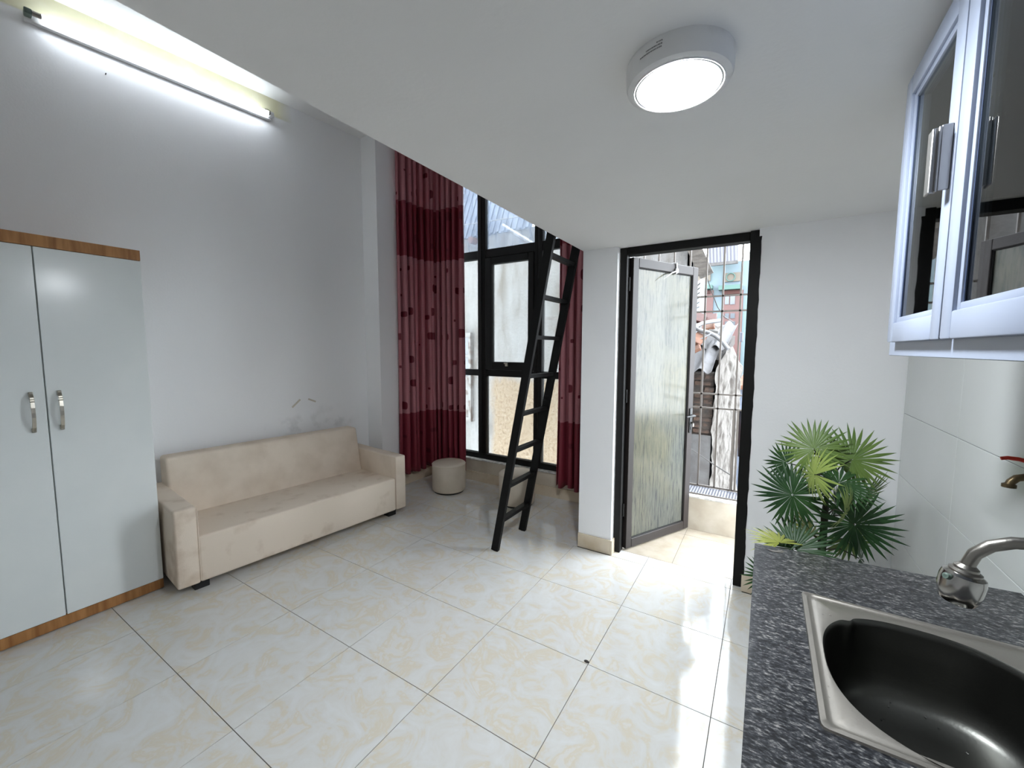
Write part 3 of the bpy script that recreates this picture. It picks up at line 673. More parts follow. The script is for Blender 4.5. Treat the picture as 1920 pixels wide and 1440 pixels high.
# wall tap
tp = thing('wall_tap', 'brass wall tap with a red lever above the worktop corner', 'tap', (3.19, .80, 1.11))
MB().tube([(3.196, .80, 1.115), (3.175, .80, 1.115), (3.15, .80, 1.114), (3.137, .798, 1.110), (3.128, .796, 1.100), (3.125, .795, 1.092)], .0085, 14).lathe([(.0085, 0), (.0125, .001), (.0125, .008), (.009, .010)], (3.125, .795, 1.086), 20).build('spout', 'brass', tp)
MB().lathe([(.014, 0), (.014, .02), (.008, .03)], (3.168, .80, 1.12), 16).tube([(3.198, .80, 1.115), (3.19, .80, 1.115)], .02, 20).build('body', 'brass', tp)
MB().tube([(3.17, .80, 1.145), (3.155, .80, 1.152), (3.138, .80, 1.156), (3.12, .80, 1.157), (3.109, .80, 1.154)], [.006, .0055, .005, .0048, .0042], 10).build('lever', 'red', tp)['label'] = 'red lever'
# flake stuck on the granite
fl = MB(); q = [at(*uv, z=ZC+.0012) for uv in ((1436, 1029), (1455, 1032), (1465, 1031), (1471, 1034), (1465, 1036.5), (1450, 1034.5))]
fl.add(q+[k-Vector((0, 0, .0013)) for k in q], [range(6), [11, 10, 9, 8, 7, 6]]+[(i, (i+1) % 6, 6+(i+1) % 6, 6+i) for i in range(6)])
tag(fl.build('paper_flake', 'steel'), 'small pale flake stuck on the granite near its corner', 'flake')

# ------------------------------------------------------------------ wall cabinet
wc = thing('wall_cabinet', 'white aluminium wall cabinet with grey glass doors under the ceiling', 'cabinet', (3.04, .39, 1.40))
CX, CY0, CY1, CZ0, CZ1 = 2.888, 0.0, .785, 1.400, 2.073
for args in ((CX, 3.195, CY0, CY1, CZ0, CZ0+.034), (CX, 3.195, CY0, CY1, CZ1-.034, CZ1), (CX, 3.195, CY1-.02, CY1, CZ0+.034, CZ1-.034), (CX, 3.195, CY0, CY0+.02, CZ0+.034, CZ1-.034), (3.18, 3.195, CY0+.02, CY1-.02, CZ0+.034, CZ1-.034)):
    MB().rbox(*args, .0012, 1, smooth=False).build('panel', 'whitealu', wc)
MB().box(CX+.012, 3.18, CY0+.02, CY1-.02, 1.735, 1.743).build('shelf', 'whitealu', wc)
for y0, y1, nm in ((.362, .722, 1), (.004, .356, 2)):
    z0, z1 = 1.433, 2.042; fw = .046
    fm = MB()
    for a, b, c, d in ((y0, y0+fw, z0, z1), (y1-fw, y1, z0, z1), (y0+fw, y1-fw, z0, z0+fw), (y0+fw, y1-fw, z1-fw, z1)): fm.rbox(2.870, 2.887, a, b, c, d, .003, 2)
    e = .012   # inner stepped bead
    for a, b, c, d in ((y0+fw-.004, y0+fw+e, z0+fw, z1-fw), (y1-fw-e, y1-fw+.004, z0+fw, z1-fw), (y0+fw+e, y1-fw-e, z0+fw-.004, z0+fw+e), (y0+fw+e, y1-fw-e, z1-fw-e, z1-fw+.004)): fm.rbox(2.876, 2.887, a, b, c, d, .002, 2)
    dr = fm.build('door_frame', 'whitealu', wc)
    MB().box(2.881, 2.885, y0+fw+e-.002, y1-fw-e+.002, z0+fw+e-.002, z1-fw-e+.002).build('glass', 'cabglass', dr)
    gs = MB()
    for a, b, c, d in ((y0+fw+e-.003, y0+fw+e+.003, z0+fw+e, z1-fw-e), (y1-fw-e-.003, y1-fw-e+.003, z0+fw+e, z1-fw-e)): gs.box(2.879, 2.8805, a, b, c, d)
    gs.build('gasket', M('dark_blue_gasket', s(58, 70, 96), .4), dr)
    if nm == 1:
        hm = MB().rbox(2.842, 2.846, y0+.006, y0+.030, 1.688, 1.796, .0012, 1, smooth=False).rbox(2.846, 2.853, y0+.016, y0+.022, 1.690, 1.800, .001, 1, smooth=False).rbox(2.851, 2.855, y0+.010, y0+.024, 1.690, 1.800, .001, 1, smooth=False).rbox(2.855, 2.870, y0+.012, y0+.016, 1.692, 1.802, .001, 1, smooth=False)
        hm.build('handle', 'alu', dr)['label'] = 'ribbed silver pull handle'
        for z in (1.49, 1.965): MB().rbox(2.872, 2.890, y1+.001, y1+.008, z-.016, z+.016, .001, 1, smooth=False).build('hinge', 'blackplastic', dr)
# dish rack and cutlery holder inside
rk = thing('dish_rack', 'thin steel wire dish rack inside the glass wall cabinet', 'rack', (3.06, .3, 1.743))
mb = MB()
for k in range(11): MB().tube([(2.97, .04+k*.062, 1.76), (2.98, .04+k*.062, 1.80), (3.06, .04+k*.062, 1.763), (3.15, .04+k*.062, 1.80), (3.16, .04+k*.062, 1.76)], .0022, 6).build('wire', 'steel', rk)
for x, z in ((2.97, 1.76), (3.06, 1.763), (3.16, 1.76)): MB().tube([(x, .03, z-.002), (x, .68, z-.002)], .003, 6).build('rail', 'steel', rk)
for x in (2.97, 3.16):
    for y in (.03, .68): MB().tube([(x, y, 1.743), (x, y, 1.76)], .003, 6).build('leg', 'steel', rk)
ch = thing('cutlery_cup', 'perforated steel cutlery cup on the shelf of the glass wall cabinet', 'cup', (2.922, .285, 1.743))
MB().lathe([(.001, .0), (.035, .0), (.037, .1), (.0345, .1), (.033, .004), (.001, .004)], (2.922, .285, 1.743), 28).build('cup', 'satin', ch)
dk = MB()
for row in range(5):
    for k in range(18):
        a = 2*PI*(k+.5*(row % 2))/18; z = 1.765+row*.015; n0 = Vector((math.cos(a), math.sin(a), 0)); c_ = Vector((2.922, .285, z))+n0*.0372; t_ = Vector((-n0.y, n0.x, 0))
        q = [c_+t_*(.003*math.cos(b*PI/3))+Vector((0, 0, .003*math.sin(b*PI/3))) for b in range(6)]
        dk.add(q+[w_-n0*.001 for w_ in q], [range(6)]+[(i, (i+1) % 6, 6+(i+1) % 6, 6+i) for i in range(6)])
dk.build('perforation', 'blackplastic', ch)['kind'] = 'stuff'

# ------------------------------------------------------------------ potted fan palm
def leafmat(name, c1, c2):
    m = M(name, s(*c1), .45, col2=s(*c2), scale=6, lo=.35, hi=.7, spec=.35); return m
LM = {'d': leafmat('dark_palm_leaf', (26, 56, 28), (46, 80, 36)), 'l': leafmat('light_palm_leaf', (112, 134, 58), (142, 156, 84)), 'y': leafmat('yellow_palm_leaf', (150, 158, 74), (176, 180, 104)), 'm': leafmat('mid_palm_leaf', (72, 98, 42), (98, 120, 56))}
PB = Vector((2.862, 1.45, 0))
pl = thing('fan_palm', 'artificial fan palm with dark and yellow green leaves standing behind the worktop', 'plant', PB)
MB().lathe([(.085, 0), (.1, .02), (.118, .2), (.124, .2), (.124, .22), (.112, .22), (.108, .19), (0.001, .19)], PB, 40).build('pot', 'pot', pl)
MB().lathe([(.108, .185), (.06, .195), (0, .2)], PB, 32).build('soil', 'soil', pl)
node1 = at(1546, 968, y=1.45); node0 = at(1541, 1030, y=1.45); node2 = at(1553, 905, y=1.45)
tk = MB().tube([(PB.x, PB.y, .18), (node0+(PB-node0)*.4).to_tuple()[:2]+((node0.z+.18)/2,), node0, at(1545, 985, y=1.45)], [.017, .016, .0145, .013], 14)
tk.build('trunk', 'trunk', pl)
MB().tube([at(1545, 988, y=1.45), node1, at(1549, 940, y=1.45), node2, at(1552, 880, y=1.46)], [.011, .014, .009, .008, .004], 10).build('stem', 'stalk', pl)
def fan(u, v, yy, rp, ang, tilt, roll, span, kind, n=24, droop=.25, frm=None, start=.34):
    c = at(u, v, y=yy); depth = (c-CAM).dot(CD); r = rp*depth/FPX
    n0 = (CAM-c).normalized(); rt = Vector((0, 0, 1)).cross(n0).normalized(); up = n0.cross(rt)
    a = math.radians(ang); e1 = rt*math.cos(a)+up*math.sin(a)
    e2 = n0.cross(e1)
    t = math.radians(tilt); e1, nn = e1*math.cos(t)+n0*math.sin(t), n0*math.cos(t)-e1*math.sin(t)
    q = math.radians(roll); e2, nn = e2*math.cos(q)+nn*math.sin(q), nn*math.cos(q)-e2*math.sin(q)
    mb = MB(); rr = random.Random(int(u*3+v))
    for k in range(n):
        b = math.radians(-span/2+span*k/(n-1)+rr.uniform(-2.5, 2.5)); d = e1*math.cos(b)+e2*math.sin(b); sd = nn.cross(d).normalized()
        L_ = r*rr.uniform(.86, 1.06)*(1-.12*abs(b)/PI); wm = r*math.radians(span/n)*.185*rr.uniform(.9, 1.1)
        dr = droop*rr.uniform(.6, 1.3)
        P = []
        for f_, wd_ in ((.03, .08), (start, .72), (.55, 1.0), (.78, .62), (1.0, .02)):
            ce = c+d*(L_*f_)-nn*(L_*dr*f_**2.2)
            w2 = wm*wd_*1.25
            P.append((ce-sd*w2-nn*.0, ce+nn*(.35*w2), ce+sd*w2))
        vs_ = [x_ for row in P for x_ in row]
        fs = []
        for j in range(4): fs += [(j*3, j*3+1, j*3+4, j*3+3), (j*3+1, j*3+2, j*3+5, j*3+4)]
        mb.add(vs_, fs, True)
    lfo = mb.build('leaf', LM[kind], pl)
    f0 = frm if frm is not None else node1
    mid = f0.lerp(c, .5)+Vector((0, 0, .02))
    MB().tube([f0, mid, c-nn*.002], [.0032, .0026, .002], 6).build('leaf_stalk', 'stalk', lfo)
fan(1526, 842, 1.38, 66, 110, -8, 0, 310, 'm', 30, .18, node2)
fan(1597, 862, 1.40, 76, 60, -12, 5, 300, 'm', 30, .30, node2)
fan(1486, 928, 1.36, 70, 190, -5, -8, 340, 'd', 32, .15)
fan(1573, 906, 1.30, 74, 70, -52, 0, 330, 'd', 30, .12, node2)
fan(1602, 983, 1.34, 80, -20, -8, 6, 340, 'd', 32, .16)
fan(1476, 868, 1.58, 50, 170, -30, 0, 240, 'd', 20, .15, node2)
fan(1568, 862, 1.60, 54, 100, -20, 0, 300, 'm', 22, .2, node2)
fan(1528, 890, 1.22, 60, 185, -58, 0, 320, 'l', 26, .3, node2)
fan(1583, 960, 1.20, 56, 45, -55, 62, 210, 'l', 18, .3)
fan(1490, 1030, 1.30, 74, 110, -15, 0, 260, 'd', 26, .12, node0)
fan(1462, 1018, 1.24, 60, 150, -25, 55, 200, 'y', 18, .2, node0)
fan(1519, 1000, 1.42, 54, 110, 0, 60, 240, 'y', 20, .2, node0)
fan(1590, 1010, 1.55, 62, -40, -40, 0, 260, 'm', 22, .25, node0)
fan(1612, 1047, 1.36, 60, 8, -78, 0, 280, 'd', 22, .1, node0)
fan(1566, 945, 1.56, 40, 0, -75, 0, 300, 'd', 18, .1)
fan(1622, 930, 1.5, 62, 18, -60, 50, 200, 'm', 16, .1, node2)
fan(1440, 1082, 1.40, 52, 185, -15, 10, 260, 'd', 24, .12, node0)

# ------------------------------------------------------------------ small marks and crumbs
c0 = at(1100, 1241, z=0); mb = MB(); rr = random.Random(4)
mb.lathe([(.012, 0), (.011, .004), (.006, .007), (0, .008)], c0, 9); mb.v = [Vector((c0.x+(q.x-c0.x)*1.1, c0.y+(q.y-c0.y)*.6, q.z)) for q in mb.v]
tag(mb.build('dark_crumb', M('dark_crumb_mat', s(62, 58, 55), .8)), 'small dark crumb lying on a floor tile joint', 'crumb')
wp = Vector((-.76, 2.045, 0))
def onwall(u, v, d=.002):
    n = TN; r_ = (u-960)/FPX*CR+(720-v)/FPX*CU+CD; return CAM+r_*(((wp+n*d)-CAM).dot(n)/r_.dot(n))
for (a, b, lab) in (((548, 764), (563, 749), 'longer slanting scrap of old tape stuck on the wall above the sofa'), ((578, 748), (592, 753), 'shorter nearly level scrap of old tape stuck on the wall above the sofa')):
    tag(MB().bar(onwall(*a), onwall(*b), .002, .014, up=(0, 0, 1)).build('tape_scrap', 'tape'), lab, 'tape')
nl_ = onwall(198, 139); tag(MB().tube([nl_-TN*.002, nl_+TN*.012], .003, 8).build('wall_nail', 'blackplastic'), 'small dark nail in the white wall under the tube light', 'nail')

# ------------------------------------------------------------------ outside: alley, neighbours, ruin, blue house
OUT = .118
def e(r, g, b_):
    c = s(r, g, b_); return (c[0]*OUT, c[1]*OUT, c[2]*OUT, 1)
def plaster():
    m, N, L, p = newmat('weathered_neighbour_plaster')
    tc = N.new('ShaderNodeTexCoord'); mp = N.new('ShaderNodeMapping'); mp.inputs['Scale'].default_value = (1.6, 1.6, .5); L.new(tc.outputs['Object'], mp.inputs[0])
    n = N.new('ShaderNodeTexNoise'); n.inputs['Scale'].default_value = 2.2; n.inputs['Detail'].default_value = 9; n.inputs['Roughness'].default_value = .65; L.new(mp.outputs[0], n.inputs['Vector'])
    r = ramp(N, [(.36, e(166, 154, 138)), (.47, e(208, 203, 196)), (.6, e(228, 226, 222)), (.7, e(196, 194, 192))]); L.new(n.outputs['Fac'], r.inputs[0])
    n2 = N.new('ShaderNodeTexNoise'); n2.inputs['Scale'].default_value = 26; n2.inputs['Detail'].default_value = 7; L.new(tc.outputs['Object'], n2.inputs['Vector'])
    r2 = ramp(N, [(.35, e(190, 154, 112)), (.5, e(226, 194, 152)), (.66, e(240, 214, 178))]); L.new(n2.outputs['Fac'], r2.inputs[0])
    sp = N.new('ShaderNodeSeparateXYZ'); gp = N.new('ShaderNodeNewGeometry'); L.new(gp.outputs['Position'], sp.inputs[0])
    def edge(sock, v, w_, sign):
        ma = N.new('ShaderNodeMath'); ma.operation = 'MULTIPLY_ADD'; ma.inputs[1].default_value = .5; L.new(n.outputs['Fac'], ma.inputs[0]); L.new(sock, ma.inputs[2])
        mr = N.new('ShaderNodeMapRange'); mr.inputs[1].default_value = v+.25-w_*sign; mr.inputs[2].default_value = v+.25+w_*sign; L.new(ma.outputs[0], mr.inputs[0]); return mr
    ex, ez = edge(sp.outputs['X'], -.90, .06, 1), edge(sp.outputs['Z'], .98, .07, -1)
    mu = N.new('ShaderNodeMath'); mu.operation = 'MULTIPLY'; L.new(ex.outputs[0], mu.inputs[0]); L.new(ez.outputs[0], mu.inputs[1])
    mx = N.new('ShaderNodeMix'); mx.data_type = 'RGBA'; L.new(mu.outputs[0], mx.inputs[0]); L.new(r.outputs[0], mx.inputs[6]); L.new(r2.outputs[0], mx.inputs[7])
    L.new(mx.outputs[2], p.inputs['Base Color']); p.inputs['Roughness'].default_value = .9
    b = N.new('ShaderNodeBump'); b.inputs['Strength'].default_value = .5; b.inputs['Distance'].default_value = .02; L.new(n2.outputs['Fac'], b.inputs['Height']); L.new(b.outputs[0], p.inputs['Normal'])
    return m
MAT['plaster'] = plaster()
MAT['peel'] = M('peeling_white_plaster', e(214, 206, 196), .9, col2=e(120, 108, 96), scale=5, detail=10, lo=.44, hi=.62, bump=.7, bscale=18, stretch=(4, 4, .8))
MAT['brick'] = M('eroded_brick', e(158, 118, 92), .95, col2=e(96, 76, 62), scale=14, bump=.8, bscale=40)
MAT['mortar'] = M('brown_earth_mortar', e(112, 92, 76), .95, col2=e(78, 66, 56), scale=12, bump=.8, bscale=40)
MAT['cement'] = M('grey_cement_render', e(168, 166, 164), .9, col2=e(138, 132, 128), scale=7, detail=9, bump=.4, bscale=30)
MAT['asbestos'] = M('pale_fibre_cement_sheet', e(202, 202, 206), .85, col2=e(168, 164, 164), scale=6, detail=8, bump=.25, bscale=60)
MAT['oldwood'] = M('old_grey_wood', e(164, 152, 138), .9, col2=e(110, 98, 86), scale=9, stretch=(1, 1, 5), bump=.4)
MAT['peelwood'] = M('peeling_white_wood', e(224, 220, 214), .8, col2=e(150, 128, 112), scale=12, lo=.5, hi=.6)
MAT['blue'] = M('sky_blue_render', e(214, 250, 255), .85, col2=e(210, 236, 255), scale=1.2)
MAT['green'] = M('mint_green_moulding', e(140, 198, 184), .8)
MAT['beigeband'] = M('beige_frieze', e(206, 190, 168), .8)
MAT['redwood'] = M('red_brown_joinery', e(172, 106, 96), .6)
MAT['paneg'] = M('grey_blue_pane', e(176, 186, 196), .15)
MAT['zinc'] = M('lilac_zinc_sheet', e(150, 150, 172), .6)
MAT['tileo'] = M('orange_roof_tile', e(222, 150, 108), .85, col2=e(190, 118, 84), scale=10)
MAT['tiler'] = M('dark_red_roof_tile', e(150, 72, 52), .85, col2=e(120, 54, 42), scale=20)
MAT['pvc'] = M('white_plastic_pipe', e(222, 222, 224), .4)
MAT['wire'] = M('grey_wire', e(120, 116, 112), .6)
MAT['pale'] = M('pale_canopy', e(196, 210, 236), .7, col2=e(160, 176, 206), scale=7, stretch=(1, 1, 1))
MAT['ground'] = M('alley_concrete', e(150, 148, 144), .9, col2=e(124, 122, 118), scale=2)
MAT['cloth'] = M('dark_red_cloth', e(134, 60, 56), .9, col2=e(66, 62, 80), scale=3)
tag(MB().box(-30, 30, 2.96, 60, -3.8, -3.6).build('alley_ground', 'ground'), 'concrete ground of the alley far below the balcony', 'ground', kind='structure')

NY = 4.45
nb = thing('neighbour_house', 'tall weathered plaster house wall across the alley outside the window', 'building', (-.8, NY, -3.6))
MB().prism([(-4.5, NY), (1.86, NY), (1.86, NY+.25), (.9, NY+.25), (.9, NY+2.2), (-4.5, NY+2.2)], -3.6, 2.62).build('wall', 'plaster', nb)
def slab(q, name):
    n = len(q); mb = MB().add([(x, NY, z) for x, z in q]+[(x, NY+.18, z) for x, z in q], [range(n), range(2*n-1, n-1, -1)]+[(i, (i+1) % n, n+(i+1) % n, n+i) for i in range(n)]); return mb.build(name, 'plaster', nb)
g1, g2 = at(1322, 512, y=NY), at(1283, 425, y=NY)
slab([(-4.5, 2.62), (g2.x, 2.62), (g2.x, g2.z), (-.2, 3.1), (-4.5, 3.1)], 'gable'); slab([(1.80, g1.z), (g1.x, g1.z), (g2.x, g2.z), (1.80, g2.z)], 'gable')
g3 = g1+(g2-g1)*2.7
slab([(.75, 3.0), (g2.x, g2.z), (g3.x, g3.z), (.75, g3.z)], 'gable')
MB().bar(g3+Vector((0, -.05, 0)), at(1325, 516, y=NY-.05), .14, .10, up=(0, 1, 0)).build('verge_board', 'oldwood', nb)
cn = MB()   # pale corrugated canopy above the wall
for k in range(40):
    x0 = -4.2+k*.1; cn.bar((x0, NY-.02, 3.1), (x0, NY+.5, 4.3), .052, .03); cn.bar((x0+.05, NY-.02, 3.085), (x0+.05, NY+.5, 4.285), .052, .012)
cn = cn.build('canopy_sheet', 'pale', nb); cn['kind'] = 'stuff'
vp = at(891, 453, y=NY); MB().tube([vp+Vector((0, -.12, 0)), vp+Vector((0, .02, 0))], .05, 18).build('vent_pipe', 'tileo', nb)['label'] = 'terracotta vent pipe end'
ow = MB(); wx0, wx1, wz0, wz1 = -1.80, -1.27, .27, 1.66
for a, b, c, d in ((wx0, wx0+.07, wz0, wz1), (wx1-.045, wx1, wz0, wz1), (wx0+.07, wx1-.045, wz0, wz0+.07), (wx0+.07, wx1-.045, wz1-.07, wz1), (wx0+.07, wx1-.045, .93, .99)): ow.box(a, b, NY-.06, NY+.01, c, d)
ow = ow.build('window_frame', 'peelwood', nb)
MB().box(wx0+.07, wx1-.045, NY-.02, NY+.005, .99, wz1-.07).build('pane', 'paneg', ow); MB().box(wx0+.07, wx1-.045, NY-.035, NY+.005, wz0+.07, .93).build('shutter_board', 'peelwood', ow)
MB().bar((-1.6, NY-.045, .99), (-1.6, NY-.045, wz1-.07), .03, .03, up=(0, 1, 0)).bar((wx0+.07, NY-.04, 1.3), (wx1-.045, NY-.04, 1.3), .03, .03).build('glazing_bar', 'peelwood', ow)
MB().tube([(-4, NY-.1, 3.35), (-1.4, NY-.1, 3.27), (.6, NY-.1, 3.2)], .01, 6).build('cable', 'pvc', nb)

# ruined wall with exposed bricks and a peeling pier
RY = 4.85
rz = at(1310, 815, y=RY).z; xr = at(1336, 760, y=RY).x
rw = thing('ruined_wall', 'crumbling brick and cement wall below the grey roof sheets beyond the balcony', 'wall', (1.7, RY+.1, -3.6))
MB().box(1.0, xr-.002, RY+.03, RY+.5, rz, 1.13).build('mortar_core', 'mortar', rw)
MB().box(1.0, xr-.002, RY-.005, RY+.5, -3.6, rz).build('cement_base', 'cement', rw)
bm_ = {}
rr = random.Random(21); row = 0; z = rz+.01
while z < 1.10:
    x = 1.0+(.11 if row % 2 else 0)
    while x < xr-.05:
        wdt = min(.2, xr-x); v = rr.randrange(3); key = (round(wdt, 2), v)
        if key not in bm_:
            mb = MB().rbox(-wdt/2, wdt/2, -.05, .05, -.028, .028, .009, 1); k2 = random.Random(v); mb.v = [q+Vector((k2.uniform(-.007, .007), k2.uniform(-.012, .012), k2.uniform(-.006, .006))) for q in mb.v]
            o = mb.build('brick', 'brick', rw, True); bm_[key] = o.data
        else:
            o = bpy.data.objects.new('brick', bm_[key]); COL.objects.link(o); o.parent = rw
        o.location = Vector((x+wdt/2, RY+.055+rr.uniform(-.015, .03), z+.03))-rw.location; o.rotation_euler = (rr.uniform(-.06, .06), rr.uniform(-.05, .05), rr.uniform(-.05, .05))
        x += wdt+.018
    z += .075; row += 1
pp = thing('peeling_pier', 'white pier with peeling vertical streaks at the end of the ruined wall', 'pier', (2.2, RY+.3, -3.6))
bmm = bmesh.new()
P0, P1, P2, P3 = Vector((xr+.016, RY-.03, 0)), Vector((at(1386, 800, y=RY+.45).x, RY+.45, 0)), Vector((xr+.12, RY+.95, 0)), Vector((xr+.03, RY+.53, 0))
nv = 46; nu = 22; vs_ = []
ztop = lambda t: (1.12+.36*min(1, t/.45)) if t < .45 else (1.48-.28*(t-.45)/.55)
per = [P0.lerp(P1, k/12) for k in range(12)]+[P1.lerp(P2, k/5) for k in range(5)]+[P2.lerp(P3, k/3) for k in range(3)]+[P3.lerp(P0, k/2) for k in range(2)]
rr = random.Random(3); ph = [rr.uniform(0, 6) for _ in per]
for j in range(nv+1):
    for i, q in enumerate(per):
        t = i/12 if i <= 12 else max(0, 1-(i-12)/10); zt = ztop(min(1, t)); z = -1.2+(zt+1.2)*j/nv
        n_ = Vector((.85, -.5, 0))*(.012*math.sin(z*7+ph[i])+.008*math.sin(z*19+ph[i]*2)+.006*math.sin(z*41+i))
        vs_.append(q+n_+Vector((0, 0, z)))
nn_ = len(per)
mb = MB().add(vs_, [(j*nn_+i, j*nn_+(i+1) % nn_, (j+1)*nn_+(i+1) % nn_, (j+1)*nn_+i) for j in range(nv) for i in range(nn_)]+[list(range(nv*nn_, nv*nn_+nn_))], False)
mb.build('plaster_face', 'peel', pp)
MB().box(xr+.015, P1.x-.02, RY+.1, RY+.5, -3.6, -1.2).build('lower_pier', 'cement', pp)
bxp = at(1388, 632, y=RY+.4); MB().rbox(bxp.x-.02, bxp.x+.03, RY+.35, RY+.45, bxp.z-.06, bxp.z+.06, .006, 1).build('meter_box', 'zinc', pp)
# corrugated sheets
def sheet(name, label, c00, c10, c01, c11, waves, ampl, mat, th=.008):
    nu, nv = waves*10, 6; vs_ = []
    for side in (0, 1):
        for j in range(nv+1):
            for i in range(nu+1):
                a, b = i/nu, j/nv; q = c00.lerp(c10, a).lerp(c01.lerp(c11, a), b); vs_.append(q+Vector((0, 0, ampl*math.sin(2*PI*waves*a)-side*th)))
    n = nu+1; m_ = n*(nv+1)
    fs = [(j*n+i, j*n+i+1, (j+1)*n+i+1, (j+1)*n+i) for j in range(nv) for i in range(nu)]
    fs += [tuple(m_+k for k in f[::-1]) for f in fs]
    for i in range(nu): fs += [(i, m_+i, m_+i+1, i+1), (nv*n+i, nv*n+i+1, m_+nv*n+i+1, m_+nv*n+i)]
    for j in range(nv): fs += [(j*n, (j+1)*n, m_+(j+1)*n, m_+j*n), (j*n+nu, m_+j*n+nu, m_+(j+1)*n+nu, (j+1)*n+nu)]
    return tag(MB().add(vs_, fs, True).build(name, mat), label, 'roof sheet', 'loose corrugated sheets on the ruined wall')
a, b, c, d = at(1250, 690, y=4.62), at(1334, 696, y=4.62), at(1290, 640, y=5.25), at(1352, 643, y=5.25)
sheet('roof_sheet', 'front corrugated fibre cement sheet overhanging the ruined wall', a, b, c, d, 3, .03, 'asbestos')
a, b, c, d = at(1282, 650, y=5.1), at(1361, 652, y=5.1), at(1320, 604, y=6.1), at(1384, 606, y=6.1)
sheet('roof_sheet', 'rear corrugated fibre cement sheet lying behind the white pipes', a, b, c, d, 3, .035, 'asbestos')
PY = 5.02
def pxpath(L_, y): return [at(u, v, y=y+dy) for u, v, dy in L_]
pc = [(1352, 601, .25), (1335, 603, .2), (1318, 606, .1), (1307, 611, .05), (1305, 616, 0), (1314, 620, 0), (1328, 623, 0), (1342, 630, 0), (1354, 640, -.03), (1366, 655, -.06)]
tag(MB().tube(pxpath(pc, PY), .026, 10).build('plastic_pipe', 'pvc'), 'curled white plastic pipe lying over the corrugated sheets', 'pipe', 'white pipes on the ruin')
tag(MB().tube(pxpath([(1300, 640, 0), (1318, 634, .02), (1334, 625, .05)], PY-.1), .008, 8).build('plastic_pipe', 'pvc'), 'thin straight white pipe lying beside the curled pipe', 'pipe', 'white pipes on the ruin')
for k, (u, v, y, wd_, mt, lab, ry) in enumerate(((1311, 597, 5.5, .15, 'tiler', 'dark red broken roof tile beside the louvred window', .3), (1331, 598, 5.6, .17, 'tiler', 'dark red broken roof tile on the heap behind the pipes', -.1), (1309, 636, 4.95, .14, 'tileo', 'orange broken roof tile under the curled white pipe', .5), (1303, 652, 4.85, .13, 'tileo', 'orange broken roof tile at the edge of the front sheet', -.5), (1328, 611, 5.3, .15, 'tileo', 'orange broken roof tile between the white pipes', -.3), (1341, 615, 5.3, .12, 'peelwood', 'pale plaster lump resting among the roof tiles', .2))):
    c_ = at(u, v, y=y); A = Matrix.Rotation(ry, 3, 'Y')@Matrix.Rotation(.5, 3, 'X')
    mb = MB().rbox(-wd_/2, wd_/2, -.12, .12, -.02, .02, .006, 1)
    mb.v = [c_+A@(q+Vector((0, 0, .03*(1-(2*q.x/wd_)**2)))) for q in mb.v]
    tag(mb.build('roof_tile' if 'tile' in lab[:25] else 'plaster_lump', mt), lab, 'rubble', 'rubble on the ruined wall')
hp = thing('rubble_roof', 'low tiled lean-to roof carrying the rubble behind the ruined wall', 'roof', (1.6, 5.8, -3.6))
MB().add([(0.9, 5.2, 1.28), (2.12, 5.2, 1.28), (2.2, 6.4, 1.62), (.9, 6.4, 1.62), (.9, 5.2, 1.18), (2.12, 5.2, 1.18), (2.2, 6.4, 1.5), (.9, 6.4, 1.5)], [(0,1,2,3),(7,6,5,4),(0,4,5,1),(1,5,6,2),(2,6,7,3),(3,7,4,0)]).build('roof_slab', 'mortar', hp)
MB().box(.95, 2.1, 5.35, 6.3, -3.6, 1.22).build('wall', 'cement', hp)
tag(MB().tube(pxpath([(1322, 508, 0), (1332, 540, .2), (1345, 575, .5), (1358, 594, .8), (1375, 604, 1.1)], 4.7), .006, 6).build('hanging_cable', 'wire'), 'thin cable sagging from the gable to the roof sheets', 'cable')
tag(MB().tube(pxpath([(1230, 798, 1.443), (1290, 838, .8), (1340, 872, .3), (1372, 892, 0)], 3.0), .005, 6).build('drooping_wire', 'wire'), 'pale wire running down outside the balcony grille', 'wire')
# louvred window on the far house flank
lw = thing('louvred_window', 'white louvred window standing out behind the ruined wall', 'window', at(1310, 592, y=7.2))
c0_, c1_ = at(1303, 560, y=7.6), at(1317, 560, y=6.9); z0_, z1_ = at(1310, 592, y=7.2).z, at(1310, 528, y=7.2).z
def lwb(a, b, z0, z1, t): return MB().bar(c0_.lerp(c1_, a).xy.to_3d()+Vector((0, 0, (z0+z1)/2)), c0_.lerp(c1_, b).xy.to_3d()+Vector((0, 0, (z0+z1)/2)), t, z1-z0)
for a, b, z0, z1 in ((0, .1, z0_, z1_), (.9, 1, z0_, z1_), (.1, .9, z0_, z0_+.05), (.1, .9, z1_-.05, z1_)): lwb(a, b, z0, z1, .06).build('frame', 'pvc', lw)
for k in range(6): zz = z0_+.05+(z1_-z0_-.1)*k/6; lwb(.1, .9, zz+.02, zz+(z1_-z0_-.1)/6, .02).build('louvre', 'wire', lw)
lwb(-.4, 1.0, -3.6, z0_, .12).build('wall', 'cement', lw)

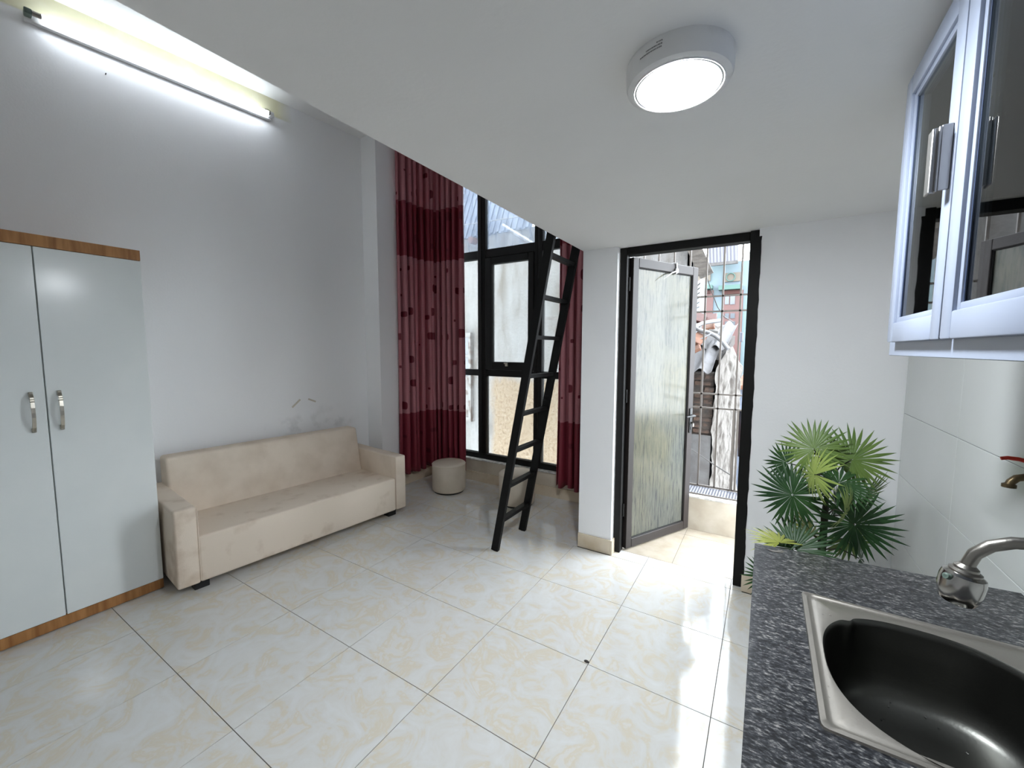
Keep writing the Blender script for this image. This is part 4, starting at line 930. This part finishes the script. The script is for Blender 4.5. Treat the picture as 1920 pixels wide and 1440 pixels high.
# blue house
BY = 14.0
bh = thing('blue_house', 'pale blue house with mint mouldings and red brown windows beyond the ruin', 'building', (1.5, BY, -3.6))
b1 = at(1360, 492, y=BY).z
MB().box(-2.5, 4.5, BY, BY+4, -3.6, b1).build('wall', 'blue', bh)
def bz(u0, v0, u1, v1, dpt, name, mat, par=bh, y=None):
    p0, p1 = at(u0, v0, y=BY), at(u1, v1, y=BY)
    return MB().box(min(p0.x, p1.x), max(p0.x, p1.x), BY-dpt, BY+.01, min(p0.z, p1.z), max(p0.z, p1.z)).build(name, mat, par)
for (u0, u1) in ((1357, 1387), (1318, 1332)):
    wfm = bz(u0, 546, u1, 690, .08, 'window_frame', 'redwood')
    bz(u0, 546, u1, 551, .14, 'lintel_shade', 'tiler', wfm)
    if u0 > 1340:
        for a, b, c, d in ((1360, 555, 1367, 571), (1370, 555, 1378, 571), (1360, 588, 1367, 597), (1370, 588, 1378, 597), (1360, 603, 1367, 620), (1370, 603, 1378, 620)): bz(a, b, c, d, .1, 'pane', 'paneg', wfm)
for (u0, u1) in ((1349, 1392), (1310, 1337)): bz(u0, 538, u1, 543, .3, 'window_hood', 'green')
for (u0, u1) in ((1358, 1388), (1306, 1332)): bz(u0, 513, u1, 527, .06, 'frieze', 'beigeband')
cc = at(1370, 519.5, y=BY-.08); MB().tube([cc+Vector((.12*math.cos(k*PI/10), 0, .12*math.sin(k*PI/10))) for k in range(21)], .018, 6).build('frieze_ring', 'green', bh)
a0_, a1_ = at(1326, 497, y=BY-.6), at(1384, 491, y=BY-.6); t0_, t1_ = at(1318, 240, y=BY+2.2), at(1379, 236, y=BY+2.2)
for k in range(9):
    t = (k+.5)/9; MB().bar(a0_.lerp(a1_, t), t0_.lerp(t1_, t), .055, .05, up=(0, 1, 0)).build('roof_rib', 'zinc', bh)
MB().add([a0_, a1_, t1_, t0_]+[q+Vector((0, .04, .02)) for q in (a0_, a1_, t1_, t0_)], [(0,1,2,3),(7,6,5,4),(0,4,5,1),(1,5,6,2),(2,6,7,3),(3,7,4,0)]).build('awning_roof', 'zinc', bh)
MB().bar(a0_, a1_, .08, .09).build('gutter', 'cement', bh)
for k, (u0, u1, v0, v1, y, lab) in enumerate(((1386, 1404, 490, 477, 19.0, 'small orange tiled roof rising behind the blue house'), (1380, 1400, 722, 682, 10.5, 'small orange tiled roof below the balcony level beside the pier'))):
    a, b = at(u0, v0, y=y), at(u1, v0, y=y); tz = at(u0, v1, y=y).z
    rf = thing('tiled_house', lab, 'house', (a.x, y, -3.6))
    MB().add([(a.x, y, a.z), (b.x+1, y, a.z), (b.x+1, y+1.6, tz), (a.x+.25, y+1.6, tz), (a.x, y, a.z-.1), (b.x+1, y, a.z-.1), (b.x+1, y+1.6, tz-.1), (a.x+.25, y+1.6, tz-.1)], [(0,1,2,3),(7,6,5,4),(0,4,5,1),(1,5,6,2),(2,6,7,3),(3,7,4,0)]).build('roof', 'tileo', rf)
    MB().box(a.x+.05, b.x+.95, y+.1, y+1.5, -3.6, a.z-.05).build('wall', 'pale', rf)
hc_ = MB(); ck = []
for j in range(9):
    for i in range(7): q = at(1384+i*2.2, 768+j*11, y=3.013); ck.append(q+Vector((0, .004*math.sin(i*1.8+j*.3), 0)))
hc_.add(ck, [(j*7+i, j*7+i+1, (j+1)*7+i+1, (j+1)*7+i) for j in range(8) for i in range(6)], True)
hco = tag(hc_.build('hanging_cloth', 'cloth'), 'dark red cloth hanging outside the steel grille', 'cloth'); hco.modifiers.new('thickness', 'SOLIDIFY').thickness = .004

print('objects', len(bpy.data.objects))
